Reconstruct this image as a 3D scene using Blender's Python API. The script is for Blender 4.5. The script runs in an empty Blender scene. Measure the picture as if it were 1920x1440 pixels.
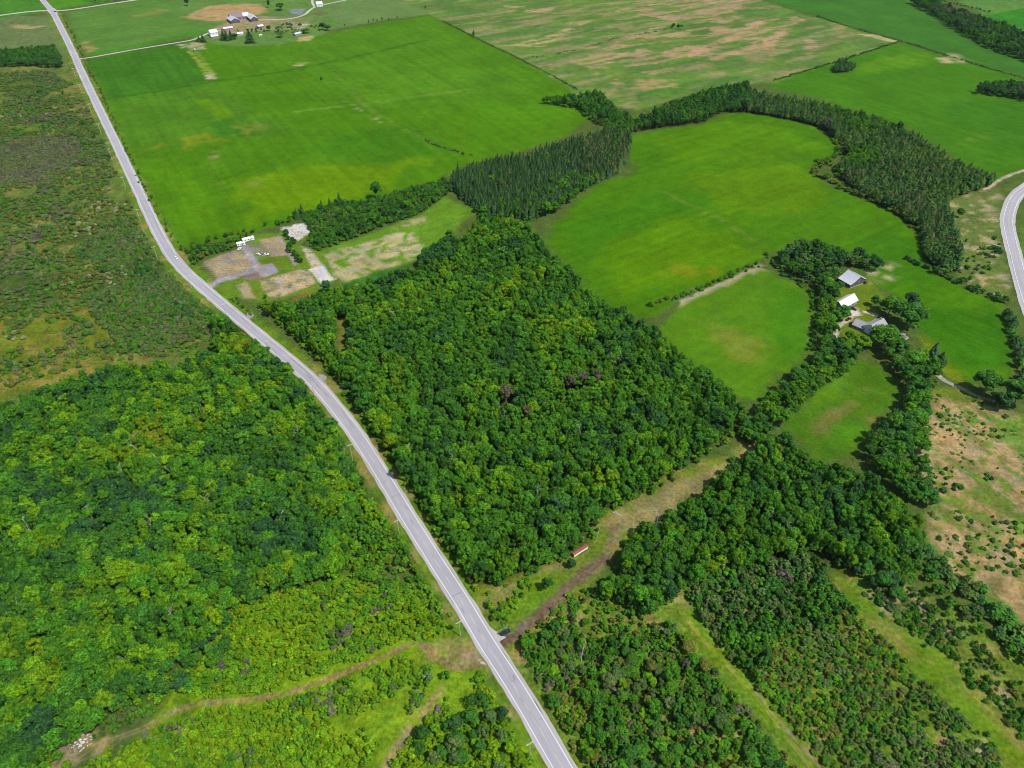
import bpy, bmesh, math
import numpy as np
from mathutils import Vector, Matrix
from mathutils.geometry import delaunay_2d_cdt

# ------------------------------------------------------------------ camera, sky, sun, exposure
scene = bpy.context.scene
ROOT = scene.collection
F_PX, HORIZON, ALT = 1356.0, -380.0, 290.0          # focal length and horizon row for a 1920 x 1440 frame, drone height
PITCH = math.atan((720 - HORIZON) / F_PX)
cam_data = bpy.data.cameras.new('camera')
cam_data.sensor_width = 36.0
cam_data.lens = 36.0 * F_PX / 1920.0
cam_data.clip_start, cam_data.clip_end = 1.0, 30000.0
camera = bpy.data.objects.new('camera', cam_data)
camera.location = (0, 0, ALT)
camera.rotation_euler = (math.pi / 2 - PITCH, 0, 0)
ROOT.objects.link(camera)
scene.camera = camera

SUN_EL, SUN_AZ = math.radians(58), math.radians(-33)   # azimuth from +X (right) towards +Y (away)
sun_dir = Vector((math.cos(SUN_EL) * math.cos(SUN_AZ), math.cos(SUN_EL) * math.sin(SUN_AZ), math.sin(SUN_EL)))
world = bpy.data.worlds.new('World'); scene.world = world; world.use_nodes = True
wt = world.node_tree
sky = wt.nodes.new('ShaderNodeTexSky'); sky.sky_type = 'NISHITA'; sky.sun_disc = False
sky.sun_elevation = SUN_EL
sky.sun_rotation = math.pi / 2 - SUN_AZ
sky.altitude = 300
wt.nodes['Background'].inputs[1].default_value = 0.135
wt.links.new(sky.outputs[0], wt.nodes['Background'].inputs[0])
sl = bpy.data.lights.new('sun', 'SUN'); sl.energy = 4.25; sl.angle = math.radians(0.53); sl.color = (1.0, 0.955, 0.88)
sun = bpy.data.objects.new('sun', sl); sun.rotation_euler = sun_dir.to_track_quat('Z', 'Y').to_euler()
sun.location = (0, 400, 500); ROOT.objects.link(sun)
scene.view_settings.view_transform = 'Standard'; scene.view_settings.look = 'None'
scene.view_settings.exposure = 0.2; scene.view_settings.gamma = 1.0; scene.view_settings.use_curve_mapping = False
scene.cycles.max_bounces = 5; scene.cycles.diffuse_bounces = 2; scene.cycles.transparent_max_bounces = 4
scene.cycles.filter_width = 1.0

# ------------------------------------------------------------------ survey: where a traced point lies on the land
SP, CP = math.sin(PITCH), math.cos(PITCH)
def G(x, y, z=0.0):
    u, v = (x - 960) / F_PX, (y - 720) / F_PX
    t = (ALT - z) / (SP + v * CP)
    return np.array([u * t, (CP - v * SP) * t])
def GP(pts):
    return np.array([G(*p) for p in pts])
def to_px(x, y, z=0.0):
    dz = z - ALT
    d = y * CP - dz * SP
    return 960 + F_PX * x / d, 720 + F_PX * (-(y * SP + dz * CP)) / d, d

rng = np.random.default_rng(7)
def hash2(ix, iy, seed):
    h = (ix.astype(np.int64) * 374761393 + iy.astype(np.int64) * 668265263 + seed * 974634777) & 0xFFFFFFFF
    h = ((h ^ (h >> 13)) * 1274126177) & 0xFFFFFFFF
    return ((h ^ (h >> 16)) & 0xFFFF) / 65535.0
def vnoise(x, y, s, seed=0, octs=1):
    tot, amp, nrm = 0.0, 1.0, 0.0
    for o in range(octs):
        fx, fy = np.asarray(x) / s * 2**o, np.asarray(y) / s * 2**o
        ix, iy = np.floor(fx), np.floor(fy)
        tx, ty = fx - ix, fy - iy
        tx, ty = tx*tx*(3-2*tx), ty*ty*(3-2*ty)
        a, b = hash2(ix, iy, seed+o), hash2(ix+1, iy, seed+o)
        c, d = hash2(ix, iy+1, seed+o), hash2(ix+1, iy+1, seed+o)
        tot = tot + amp * ((a*(1-tx)+b*tx)*(1-ty) + (c*(1-tx)+d*tx)*ty); nrm += amp; amp *= 0.5
    return tot / nrm
def inside(P, poly):
    x, y = P[:, 0], P[:, 1]; r = np.zeros(len(P), bool); n = len(poly)
    for i in range(n):
        x0, y0 = poly[i]; x1, y1 = poly[(i+1) % n]
        if y0 == y1: continue
        c = (y0 > y) != (y1 > y)
        r ^= c & (x < (x1-x0) * (y-y0) / (y1-y0) + x0)
    return r
def dist_lines(P, pts, closed=False):
    d = np.full(len(P), 1e18); n = len(pts)
    for i in range(n if closed else n-1):
        a, b = pts[i], pts[(i+1) % n]; ab = b-a; L = float(ab @ ab) + 1e-9
        t = np.clip(((P-a) @ ab) / L, 0, 1)
        q = P - a - t[:, None]*ab
        d = np.minimum(d, (q*q).sum(1))
    return np.sqrt(d)
def smooth(pts, n=6, closed=False):
    pts = np.asarray(pts, float); out = []; m = len(pts)
    for i in range(m if closed else m-1):
        g = (lambda k: pts[k % m]) if closed else (lambda k: pts[min(max(k, 0), m-1)])
        p0, p1, p2, p3 = g(i-1), g(i), g(i+1), g(i+2)
        for t in np.linspace(0, 1, n, endpoint=False):
            out.append(0.5*((2*p1)+(p2-p0)*t+(2*p0-5*p1+4*p2-p3)*t*t+(3*p1-p0-3*p2+p3)*t**3))
    if not closed: out.append(pts[-1])
    return np.array(out)
def lin(c):
    c = np.array(c[:3], float) / 255
    return np.where(c <= 0.04045, c/12.92, ((c+0.055)/1.055)**2.4)
LIGHT = 1.69                                         # sunlit horizontal radiance per unit of albedo
def alb(*c):
    return lin(c) / LIGHT

# ------------------------------------------------------------------ materials
def new_mat(name):
    m = bpy.data.materials.new(name); m.use_nodes = True
    return m, m.node_tree, m.node_tree.nodes['Principled BSDF']
def N(t, kind, **kw):
    n = t.nodes.new('ShaderNode' + kind)
    for k, v in kw.items(): setattr(n, k, v)
    return n
def mathn(t, op, a, b=None, clamp=False):
    n = N(t, 'Math', operation=op, use_clamp=clamp)
    for i, v in enumerate((a, b)):
        if v is None: continue
        if hasattr(v, 'links'): t.links.new(v, n.inputs[i])
        else: n.inputs[i].default_value = v
    return n.outputs[0]
def maprange(t, v, a, b, c, d):
    n = N(t, 'MapRange'); t.links.new(v, n.inputs[0])
    for i, q in enumerate((a, b, c, d)): n.inputs[1+i].default_value = q
    return n.outputs[0]
def noise(t, vec, scale, detail=2.0, rough=0.55):
    n = N(t, 'TexNoise'); n.inputs['Scale'].default_value = scale; n.inputs['Detail'].default_value = detail
    n.inputs['Roughness'].default_value = rough; t.links.new(vec, n.inputs['Vector'])
    return n.outputs[0]
def scale_col(t, col, val):
    n = N(t, 'VectorMath', operation='SCALE'); t.links.new(col, n.inputs[0])
    if hasattr(val, 'links'): t.links.new(val, n.inputs['Scale'])
    else: n.inputs['Scale'].default_value = val
    return n.outputs[0]
def mixc(t, fac, a, b):
    n = N(t, 'Mix', data_type='RGBA')
    for s, v in ((n.inputs[0], fac), (n.inputs[6], a), (n.inputs[7], b)):
        if hasattr(v, 'links'): t.links.new(v, s)
        elif isinstance(v, (int, float)): s.default_value = v
        else: s.default_value = (*v, 1)
    return n.outputs[2]
def plain(name, col, rough=0.7, metal=0.0, vary=0.12, scale=1.5, spec=0.3, bump=0.0):
    m, t, b = new_mat(name)
    tc = N(t, 'TexCoord').outputs['Object']
    v = maprange(t, noise(t, tc, scale, 4, 0.65), 0.25, 0.75, 1-vary, 1+vary)
    rgb = N(t, 'RGB'); rgb.outputs[0].default_value = (*col, 1)
    t.links.new(scale_col(t, rgb.outputs[0], v), b.inputs['Base Color'])
    b.inputs['Roughness'].default_value = rough; b.inputs['Metallic'].default_value = metal
    b.inputs['Specular IOR Level'].default_value = spec
    if bump:
        bn = N(t, 'Bump'); bn.inputs['Strength'].default_value = bump
        t.links.new(noise(t, tc, scale*6, 3), bn.inputs['Height']); t.links.new(bn.outputs[0], b.inputs['Normal'])
    return m

def ground_material():
    m, t, b = new_mat('land_cover')
    pos = N(t, 'NewGeometry').outputs['Position']
    col = N(t, 'Attribute', attribute_name='cover').outputs['Color']
    aux = N(t, 'Attribute', attribute_name='grain').outputs['Vector']      # x, y: along/across a field's rows, z: how strong
    tex = N(t, 'Attribute', attribute_name='coarse').outputs['Fac']
    n1 = noise(t, pos, 0.55, 3, 0.65); n2 = noise(t, pos, 0.11, 3, 0.6); n3 = noise(t, pos, 0.018, 2)
    sep = N(t, 'SeparateXYZ'); t.links.new(aux, sep.inputs[0])
    cmb = N(t, 'CombineXYZ')
    t.links.new(mathn(t, 'MULTIPLY', sep.outputs[0], 0.006), cmb.inputs[0]); t.links.new(mathn(t, 'MULTIPLY', sep.outputs[1], 0.11), cmb.inputs[1])
    rows = noise(t, cmb.outputs[0], 1.0, 4, 0.7)
    rowv = mathn(t, 'ADD', 1.0, mathn(t, 'MULTIPLY', sep.outputs[2], maprange(t, rows, 0.3, 0.7, -0.26, 0.26)))
    a = maprange(t, n1, 0.25, 0.75, -1, 1)
    amp = maprange(t, tex, 0, 1, 0.20, 0.55)
    f1 = mathn(t, 'ADD', 1.0, mathn(t, 'MULTIPLY', a, amp))
    amp2 = maprange(t, tex, 0, 1, 0.13, 0.42)
    f2 = mathn(t, 'ADD', 1.0, mathn(t, 'MULTIPLY', maprange(t, n2, 0.25, 0.75, -1, 1), amp2))
    f3 = maprange(t, n3, 0.3, 0.7, 0.88, 1.12)
    f = mathn(t, 'MULTIPLY', mathn(t, 'MULTIPLY', f1, f2), mathn(t, 'MULTIPLY', f3, rowv))
    c = scale_col(t, col, f)
    yel = N(t, 'VectorMath', operation='MULTIPLY'); t.links.new(c, yel.inputs[0]); yel.inputs[1].default_value = (1.55, 1.1, 0.8)
    c = mixc(t, mathn(t, 'MULTIPLY', maprange(t, noise(t, pos, 0.045, 4, 0.7), 0.50, 0.70, 0, 1), maprange(t, tex, 0, 1, 0.28, 0.6)), c, yel.outputs[0])
    cool = N(t, 'VectorMath', operation='MULTIPLY'); t.links.new(c, cool.inputs[0]); cool.inputs[1].default_value = (0.70, 0.90, 1.5)
    c = mixc(t, mathn(t, 'MULTIPLY', maprange(t, noise(t, pos, 0.085, 4, 0.7), 0.46, 0.68, 0, 1), 0.65), c, cool.outputs[0])
    t.links.new(c, b.inputs['Base Color'])
    b.inputs['Roughness'].default_value = 0.95; b.inputs['Specular IOR Level'].default_value = 0.02
    bn = N(t, 'Bump'); bn.inputs['Distance'].default_value = 0.5
    t.links.new(maprange(t, tex, 0, 1, 0.25, 1.0), bn.inputs['Strength'])
    t.links.new(noise(t, pos, 0.9, 4, 0.7), bn.inputs['Height']); t.links.new(bn.outputs[0], b.inputs['Normal'])
    return m
M_LAND = ground_material()

def leaf_material(name, rough=0.6, trans=0.28, gloss=0.12):
    m, t, b = new_mat(name)
    tint = N(t, 'Attribute', attribute_name='tint', attribute_type='INSTANCER').outputs['Vector']
    cv = N(t, 'Attribute', attribute_name='leafv').outputs['Fac']
    c = scale_col(t, tint, cv)
    t.links.new(c, b.inputs['Base Color'])
    b.inputs['Roughness'].default_value = rough; b.inputs['Specular IOR Level'].default_value = gloss
    tr = N(t, 'BsdfTranslucent'); mul = N(t, 'VectorMath', operation='MULTIPLY'); t.links.new(c, mul.inputs[0]); mul.inputs[1].default_value = (1.2, 1.15, 0.4)
    t.links.new(mul.outputs[0], tr.inputs[0])
    mx = N(t, 'MixShader'); mx.inputs[0].default_value = trans
    t.links.new(b.outputs[0], mx.inputs[1]); t.links.new(tr.outputs[0], mx.inputs[2])
    t.links.new(mx.outputs[0], t.nodes['Material Output'].inputs[0])
    return m
M_LEAF = leaf_material('leaves')
M_NEEDLE = leaf_material('needles', 0.75, 0.12, 0.08)
M_BARK = plain('bark', (0.16, 0.13, 0.105), 0.9, vary=0.3)
M_DEADWOOD = plain('dead_wood', (0.42, 0.39, 0.36), 0.85, vary=0.2)

# ------------------------------------------------------------------ object helpers
def link_mesh(name, verts, faces, mats, parent=None, loc=None, smooth_shade=False, midx=None):
    me = bpy.data.meshes.new(name)
    me.from_pydata([tuple(map(float, v)) for v in verts], [], [tuple(int(i) for i in f) for f in faces]); me.update()
    for m in (mats if isinstance(mats, (list, tuple)) else [mats]): me.materials.append(m)
    if midx is not None: me.polygons.foreach_set('material_index', np.asarray(midx, np.int32))
    if smooth_shade: me.polygons.foreach_set('use_smooth', np.ones(len(me.polygons), bool))
    o = bpy.data.objects.new(name, me); ROOT.objects.link(o)
    if parent is not None: o.parent = parent
    if loc is not None: o.location = loc
    return o
def empty(name, loc=(0, 0, 0), rz=0.0, scale=1.0):
    o = bpy.data.objects.new(name, None); ROOT.objects.link(o); o.empty_display_size = 0.5
    o.location = loc; o.rotation_euler = (0, 0, rz); o.scale = (scale,)*3 if np.isscalar(scale) else scale
    return o
def tag(o, label, cat, group=None):
    o['label'] = label; o['category'] = cat
    if group: o['group'] = group
    return o
def kind(o, k, label=None):
    o['kind'] = k
    if label: o['label'] = label
    return o
class Mesh:
    """Collects boxes, prisms and tubes into one mesh."""
    def __init__(s): s.v, s.f = [], []
    def add(s, v, f):
        k = len(s.v); s.v += [tuple(q) for q in v]; s.f += [tuple(i+k for i in q) for q in f]; return s
    def box(s, c, d, rz=0.0, taper=1.0):
        hx, hy, hz = (q/2 for q in d); ca, sa = math.cos(rz), math.sin(rz); v = []
        for z, k in ((-hz, 1), (hz, taper)):
            for x, y in ((-hx, -hy), (hx, -hy), (hx, hy), (-hx, hy)):
                x, y = x*k, y*k; v.append((c[0]+x*ca-y*sa, c[1]+x*sa+y*ca, c[2]+z))
        return s.add(v, [(3, 2, 1, 0), (4, 5, 6, 7), (0, 1, 5, 4), (1, 2, 6, 5), (2, 3, 7, 6), (3, 0, 4, 7)])
    def tube(s, a, b, r0, r1=None, n=6):
        r1 = r0 if r1 is None else r1; a, b = Vector(a), Vector(b); d = (b-a).normalized()
        u = d.orthogonal().normalized(); w = d.cross(u); v = []
        for p, r in ((a, r0), (b, r1)):
            for i in range(n):
                q = 2*math.pi*i/n; v.append(p + (u*math.cos(q)+w*math.sin(q))*r)
        f = [(i, (i+1) % n, n+(i+1) % n, n+i) for i in range(n)] + [tuple(range(n-1, -1, -1)), tuple(range(n, 2*n))]
        return s.add(v, f)
    def prism(s, prof, x0, x1):
        """profile in (y, z), extruded along x"""
        n = len(prof); v = [(x0, y, z) for y, z in prof] + [(x1, y, z) for y, z in prof]
        return s.add(v, [(i, (i+1) % n, n+(i+1) % n, n+i) for i in range(n)] + [tuple(range(n-1, -1, -1)), tuple(range(n, 2*n))])
    def build(s, name, mat, parent=None, loc=None, smooth_shade=False):
        return link_mesh(name, s.v, s.f, mat, parent, loc, smooth_shade)

# ------------------------------------------------------------------ what grows where: painted land cover
BASE = alb(92, 112, 48)
LAYERS = []        # (kind, points, colour, softness, warp, strength, threshold, noise size, coarse, angle, grain)
def paint(pts, col, soft=4, warp=5, k=1.0, th=None, ns=18, coarse=None, row=None, line=None, an=None):
    LAYERS.append((GP(pts), alb(*col), soft, warp, k, th, ns, coarse, row, line, an))
def ang(a, b):
    d = G(*b) - G(*a); return math.atan2(d[1], d[0])
ROW1 = ang((163, 113), (333, 457))       # rows parallel to the road
ROW2 = ang((1280, 557), (1427, 497))
ROW3 = ang((1600, 1150), (1853, 1387))
POLY = dict(
 hay=[(161,112),(258,95),(362,78),(385,80),(440,84),(520,84),(600,66),(700,45),(803,28),(887,69),(980,114),(1080,168),(1112,212,5),(1060,240,9),(990,262,10),(880,292,10),(838,312,9),(832,335,5),(760,352),(700,380),(633,382),(567,405),(520,424),(433,447),(352,467),(333,457),(313,417),(277,360),(233,267),(187,163)],
 north=[(122,24),(200,9),(250,0),(335,-12),(342,0),(372,38),(395,58),(358,70),(250,92),(160,106),(140,70)],
 farnw=[(-40,2),(60,-20),(72,0),(92,20),(-40,42)],
 farn=[(92,0),(130,-12),(300,-14),(200,4),(104,18)],
 meadow_n=[(570,64),(500,70),(560,40),(600,10),(640,-8),(748,-10),(803,26),(700,43)],
 pasture=[(762,0),(740,-16),(1400,-16),(1430,2),(1510,28),(1530,33),(1685,78),(1560,118),(1450,150,3),(1400,142,10),(1290,165,9),(1200,195,8),(1150,190,6),(1085,168,6),(980,112),(887,67),(803,26)],
 farright=[(1432,0),(1420,-14),(1745,-16),(1790,22),(1920,62),(2000,90),(2000,165),(1920,145),(1687,76),(1532,31)],
 corner=[(1775,-10),(2000,-16),(2000,85),(1900,52),(1850,30)],
 right=[(1452,152),(1687,80),(1920,149),(2000,172),(2000,300),(1925,322),(1872,330,4),(1813,293,9),(1707,223,10),(1600,190,10),(1527,167,10),(1430,150,9)],
 bowl=[(1172,285),(1183,254),(1240,243),(1317,232),(1357,212),(1407,212),(1480,225),(1527,237),(1567,262),(1571,288),(1533,308),(1520,327),(1567,352),(1630,376),(1680,400),(1723,434),(1737,478),(1760,512),(1830,549),(1880,567),(1890,600),(1893,650),(1897,713),(1850,722),(1812,716),(1760,676),(1722,620),(1724,585),(1690,560),(1640,535),(1612,500),(1560,470),(1500,450),(1440,478),(1380,515),(1280,560),(1212,578,9),(1140,558,10),(1080,500,10),(1018,430,9),(1073,380),(1120,342),(1190,326)],
 seven=[(1230,600,8),(1280,566),(1350,534),(1423,501),(1447,510),(1513,543),(1525,590),(1513,677),(1460,715),(1413,749),(1390,727,10),(1353,700,11),(1280,660,10)],
 glade=[(1623,670),(1660,693),(1690,727),(1680,757),(1643,780),(1630,813),(1607,840,5),(1533,848,8),(1507,815,6),(1467,797,3),(1493,767),(1547,720),(1597,680)],
 tan=[(1750,737),(1790,747),(1847,757),(1925,782),(1990,800),(1990,1240),(1920,1185),(1880,1137),(1780,1070),(1747,993),(1735,940),(1720,880),(1715,827)],
 clearing=[(1405,832),(1350,870),(1300,900),(1255,925),(1200,945),(1130,958),(1115,975),(1112,1005),(1080,1030),(1010,1065),(960,1085),(935,1110),(925,1150),(945,1185),(985,1200),(1030,1160),(1080,1110),(1130,1075),(1150,1035),(1180,1000),(1240,975),(1300,945),(1360,890),(1410,845)],
 stubble=[(600,470),(720,428),(780,408),(835,368),(898,395),(870,415),(855,440),(800,480),(770,492),(640,530),(615,500)],
 strip=[(1533,1052),(1546,1058),(1613,1123),(1680,1167),(1780,1243),(1863,1337),(1930,1400),(1970,1440),(1985,1475),(1915,1475),(1890,1440),(1853,1387),(1780,1323),(1690,1240),(1600,1150),(1568,1108),(1545,1078)],
 ride=[(1268,1135),(1290,1140),(1345,1210),(1420,1290),(1490,1370),(1545,1440),(1570,1475),(1525,1475),(1505,1440),(1455,1370),(1395,1300),(1320,1220),(1275,1160)],
 lot=[(400,540),(430,520),(378,490),(445,468),(470,440),(520,440),(552,420),(575,420),(582,440),(566,462),(600,470),(625,505),(628,525),(600,550),(545,558),(505,565),(445,560),(420,552)],
)
WW = [(-60,752,9),(0,748,12),(130,703,12),(230,678,12),(330,676,12),(400,650,10),(395,610,6),(430,592,5),(470,618,3),(520,668,3),(580,745,3),(632,825,3),(680,905,3),(672,940,3),(660,1000,3),(655,1050,2),(630,1085,2),(560,1095,3),(440,1138,3),(400,1200,2),(310,1252,2),(270,1300,2),(190,1352,2),(120,1405,2),(80,1450,2),(40,1510,2),(-120,1540,2),(-120,1300,2)]
EW = [(492,582,4),(520,592,3),(560,632,3),(612,678,3),(655,735,3),(690,790,3),(735,862,3),(800,958,3),(850,1040,3),(880,1088,3),(925,1096,2),(960,1078,2),(1010,1058,2),(1090,1018,2),(1110,975,2),(1130,952,2),(1200,920,2),(1260,880,2),(1378,800,3),(1398,765,8),(1360,712,12),(1330,690,13),(1210,592,13),(1130,553,13),(1080,508,13),(1010,438,13),(990,412,12),(930,402,10),(900,402,8),(880,440,6),(865,470,6),(850,490,6),(780,505,6),(700,530,6),(640,545,6),(600,560,5),(560,580,5)]
SE = [(1190,1022),(1225,990),(1310,955),(1360,890,3),(1405,850,3),(1440,820,4),(1500,840,8),(1550,862,8),(1600,872,8),(1680,930,8),(1735,985,6),(1720,1040),(1650,1062),(1590,1080),(1548,1062),(1500,1035),(1430,1065),(1340,1085),(1290,1100),(1235,1150),(1190,1160),(1160,1135),(1118,1122),(1158,1085)]
CB = [(842,330,8),(878,306,10),(930,290,11),(992,282,11),(1052,262,11),(1110,246,11),(1150,236,11),(1180,256,6),(1176,290),(1160,326),(1118,342),(1085,356),(1040,392),(1000,398,8),(905,402),(850,360)]
BELT = [(1190,226,8),(1250,196,8),(1330,165,10),(1395,150,11),(1420,166,11),(1527,186,11),(1643,212,11),(1707,240,11),(1773,282,10),(1813,306,8),(1866,336,5),(1846,352),(1785,372),(1768,395),(1780,420),(1793,467),(1800,508),(1770,512),(1740,490),(1735,470),(1723,432),(1680,398),(1630,374),(1580,340),(1570,320),(1590,300),(1575,268),(1530,236),(1480,224),(1407,212),(1357,211),(1317,231),(1280,235),(1200,247)]
def woods_outline(): return [WW, EW, SE, CB, BELT]
# left scrub
paint([(-300,60),(90,60),(260,360),(330,500),(430,600),(340,660,10),(200,672,10),(0,735,10),(-300,800,10)], (104,126,52), 6, 10, coarse=1.0)
paint([(-300,60),(90,60),(260,360),(330,500),(430,600),(340,660,10),(200,672,10),(0,735,10),(-300,800,10)], (138,134,66), 6, 10, k=0.8, th=0.52, ns=28)
paint([(-300,60),(90,60),(260,360),(330,500),(430,600),(340,660,10),(200,672,10),(0,735,10),(-300,800,10)], (70,96,40), 6, 10, k=0.8, th=0.6, ns=40)
paint([(-80,30),(90,30),(120,80),(130,130),(-80,90)], (112,130,72), 5, 6, coarse=0.6)
paint([(20,46),(85,48),(78,56),(25,54)], (186,168,110), 4, 6, k=.8, th=0.45, ns=14)
paint([(-60,290),(60,260),(140,265),(150,300),(90,340),(-60,350)], (98,102,74), 20, 30, k=.7, coarse=1.0)
paint([(60,235),(100,228),(160,225),(70,260),(0,275),(-60,285),(-60,265)], (104,136,36), 8, 8, k=.6)
paint([(-60,352),(80,338),(150,322),(152,328),(80,346),(-60,364)], (168,160,96), 4, 5, k=.8, th=.38, ns=10)
paint([(-60,214),(60,214),(105,208),(100,216),(-60,226)], (164,158,90), 4, 5, k=.8, th=.4, ns=10)
paint([(-60,598),(110,588),(200,570),(250,595),(215,640),(190,676,9),(95,700,9),(-60,755,9)], (118,130,38), 8, 8, coarse=.85)
paint([(-60,598),(110,588),(200,570),(250,595),(215,640),(190,676,9),(95,700,9),(-60,755,9)], (160,138,72), 8, 8, k=.6, th=.62, ns=10)
paint([(130,560),(320,530),(400,560),(330,600),(200,580)], (120,126,30), 8, 8, k=.5, th=.5)
paint([(30,560),(120,590),(70,640),(0,620)], (110,130,36), 8, 8, k=.6)
paint([(100,170),(160,190),(180,240),(140,200)], (150,140,60), 4, 5, k=.6, th=.4, ns=12)
# roadside verges
ROAD_PX = [(52,-40),(80,0),(97,20),(110.6,45),(133,90),(153,135),(174.4,180),(196,225),(218,270),(239,315),(260.6,360),(281.6,405),(304,450),(334,495),(381,540),(486,629),(530,665),(592,721),(652,793),(698,861),(759,960),(809,1040),(866,1128),(909,1200),(973,1300),(1055,1440),(1085,1492),(1110,1535)]
road_c = smooth(GP(ROAD_PX), 10)
LAYERS.append((road_c, alb(104,140,30), 3, 2, 1.0, None, 18, .6, None, 9.5, None))
LAYERS.append((road_c, alb(168,150,84), 3, 2, .75, .6, 8, .6, None, 10.5, None))
# fields
paint(POLY['hay'], (84,134,12), 3, 2, coarse=.12, row=(ROW1, .55))
paint([(160,112),(362,78),(395,150),(207,185)], (68,122,24), 4, 3, row=(ROW1, .7))
paint([(207,186),(400,155),(560,250),(420,262),(290,285),(240,270)], (84,132,26), 10, 14, k=.9, row=(ROW1, .6))
paint([(375,190),(415,185),(440,215),(395,215)], (108,150,6), 12, 22, k=.8)
paint([(385,232),(440,218),(480,255),(430,262),(395,250)], (56,118,24), 12, 24, k=.7)
paint([(350,255),(430,248),(420,262),(310,284),(300,276)], (140,146,22), 10, 26, k=.6, th=.48, ns=12)
paint([(440,230),(500,235),(490,250),(450,250)], (132,140,50), 9, 22, k=.6, th=.48, ns=10)
paint([(270,310),(330,310),(400,380),(420,440),(350,440)], (94,144,8), 16, 20, k=.7)
paint([(440,330),(640,310),(800,300),(740,345),(560,400),(470,420)], (112,148,4), 18, 20, k=.8)
paint([(520,280),(760,235),(850,290),(720,300)], (70,126,16), 16, 16, k=.7)
paint([(500,90),(790,35),(900,90),(1040,165),(880,200),(640,200)], (88,138,22), 16, 20, k=.6)
paint([(640,120),(880,120),(920,170),(720,190)], (96,150,26), 16, 16, k=.5, th=.35, ns=30)
paint([(880,190),(1100,205),(980,255),(880,270)], (86,142,10), 14, 12, k=.7)
paint([(380,292),(410,285),(405,300),(385,302)], (164,150,100), 8, 16, k=.7, th=.52, ns=6)
paint([(395,300),(420,345),(428,365),(412,340)], (150,150,70), 4, 6, k=.6, th=.5, ns=8)
paint([(455,340),(500,335),(490,350),(460,350)], (140,150,60), 4, 6, k=.5, th=.45, ns=8)
paint([(552,118),(575,117),(572,125),(556,125)], (206,184,128), 4, 8, k=.9, th=.5, ns=5)
paint([(386,136),(402,137),(404,149),(388,148)], (206,190,160), 2, 2, k=1, th=.3, ns=5)
paint([(555,210),(700,192),(900,165)], (130,160,60), 2, 2, k=.6, line=2.5)
paint([(207,185),(330,165),(400,153),(533,134),(640,112),(800,76)], (46,108,24), 2, 2, k=.7, line=3.5)
paint([(620,130),(680,195),(760,245),(800,262)], (128,150,60), 2, 3, k=.45, line=2.0, th=.3, ns=8)
paint([(640,188),(720,232)], (180,176,130), 2, 2, k=.6, line=1.4, th=.52, ns=6)
paint([(353,95),(374,118),(390,140)], (160,172,60), 1.5, 1, k=.9, line=2.5)
paint([(366,95),(384,118),(404,148)], (150,168,60), 1.5, 1, k=.7, line=2.0)
paint(POLY['north'], (96,138,52), 4, 3, coarse=.1, row=(ang((160,106),(358,70)), .5))
paint([(160,100),(250,85),(390,52),(395,60),(250,92),(160,106)], (76,140,28), 6, 6, k=.8)
paint([(155,75),(172,78),(176,98),(158,97)], (190,160,98), 4, 5, k=.75, th=.42, ns=10)
paint([(240,28),(330,10),(300,26),(250,34)], (160,150,74), 4, 6, k=.6, th=.4, ns=14)
paint(POLY['farnw'], (78,138,36), 4, 2); paint(POLY['farn'], (84,146,30), 4, 2)
paint(POLY['meadow_n'], (112,142,72), 5, 4, coarse=.1)
# far farm yard
paint([(335,20),(345,0),(420,-10),(560,-14),(645,-8),(600,15),(640,45),(600,68),(520,86),(440,86),(385,80),(362,70),(395,60),(372,38)], (106,142,62), 5, 6, coarse=.4)
paint([(345,32),(385,14),(430,6),(490,8),(500,24),(465,36),(400,40),(362,38)], (192,158,104), 6, 8, k=.95, th=.28, ns=14)
paint([(395,60),(420,40),(460,32),(500,30),(560,32),(590,44),(560,56),(500,56),(430,66)], (176,152,112), 5, 6, k=.85, th=.3, ns=9)
paint([(500,30),(590,30),(610,45),(570,60),(510,62)], (120,140,74), 6, 8, k=.7, th=.4, ns=12)
paint([(538,40),(575,46),(588,56),(560,52)], (200,190,170), 3, 4, k=.7, th=.5, ns=5)
paint([(330,84),(380,78),(385,92),(362,94),(335,90)], (190,172,134), 3, 3, k=.8, th=.35, ns=6)
paint([(560,70),(590,66),(586,76),(562,78)], (206,180,120), 3, 3, k=.8, th=.3, ns=8)
paint([(586,24),(608,22),(610,28),(588,29)], (124,100,80), 2, 2, k=.9)
paint([(540,18),(570,16),(568,28),(548,27)], (142,146,150), 2, 2, k=.8)
AN = (ang((1000,110),(1280,60)), 2.6)
# grazed pasture beyond the hedge
paint(POLY['pasture'], (100,134,58), 3, 2, coarse=.35, row=(ang((1000,110),(1280,60)), .35))
paint(POLY['pasture'], (116,150,52), 3, 2, k=.5, th=.5, ns=60)
paint(POLY['pasture'], (170,152,106), 3, 2, k=.6, th=.57, ns=20, an=AN)
paint(POLY['pasture'], (82,118,48), 3, 2, k=.5, th=.6, ns=20, an=AN)
paint([(1060,110),(1150,70),(1300,30),(1500,30),(1440,95),(1300,130),(1160,160)], (188,158,112), 8, 12, k=.8, th=.56, ns=16, an=AN)
paint([(945,10),(1040,14),(1035,26),(950,20)], (190,160,116), 5, 6, k=.85, th=.5, ns=14, an=AN)
paint([(1020,88),(1090,52),(1110,34),(1020,70),(950,86)], (190,178,110), 3, 4, k=.7, th=.5, ns=10, an=AN)
paint([(1280,100),(1330,84),(1380,62),(1420,40),(1440,38),(1395,66),(1345,88),(1285,110)], (196,160,116), 4, 12, k=.9, th=.5, ns=12, an=AN)
paint([(1400,92),(1470,56),(1500,32),(1508,34),(1480,64),(1420,100)], (196,160,116), 4, 12, k=.95, th=.5, ns=10, an=AN)
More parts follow.
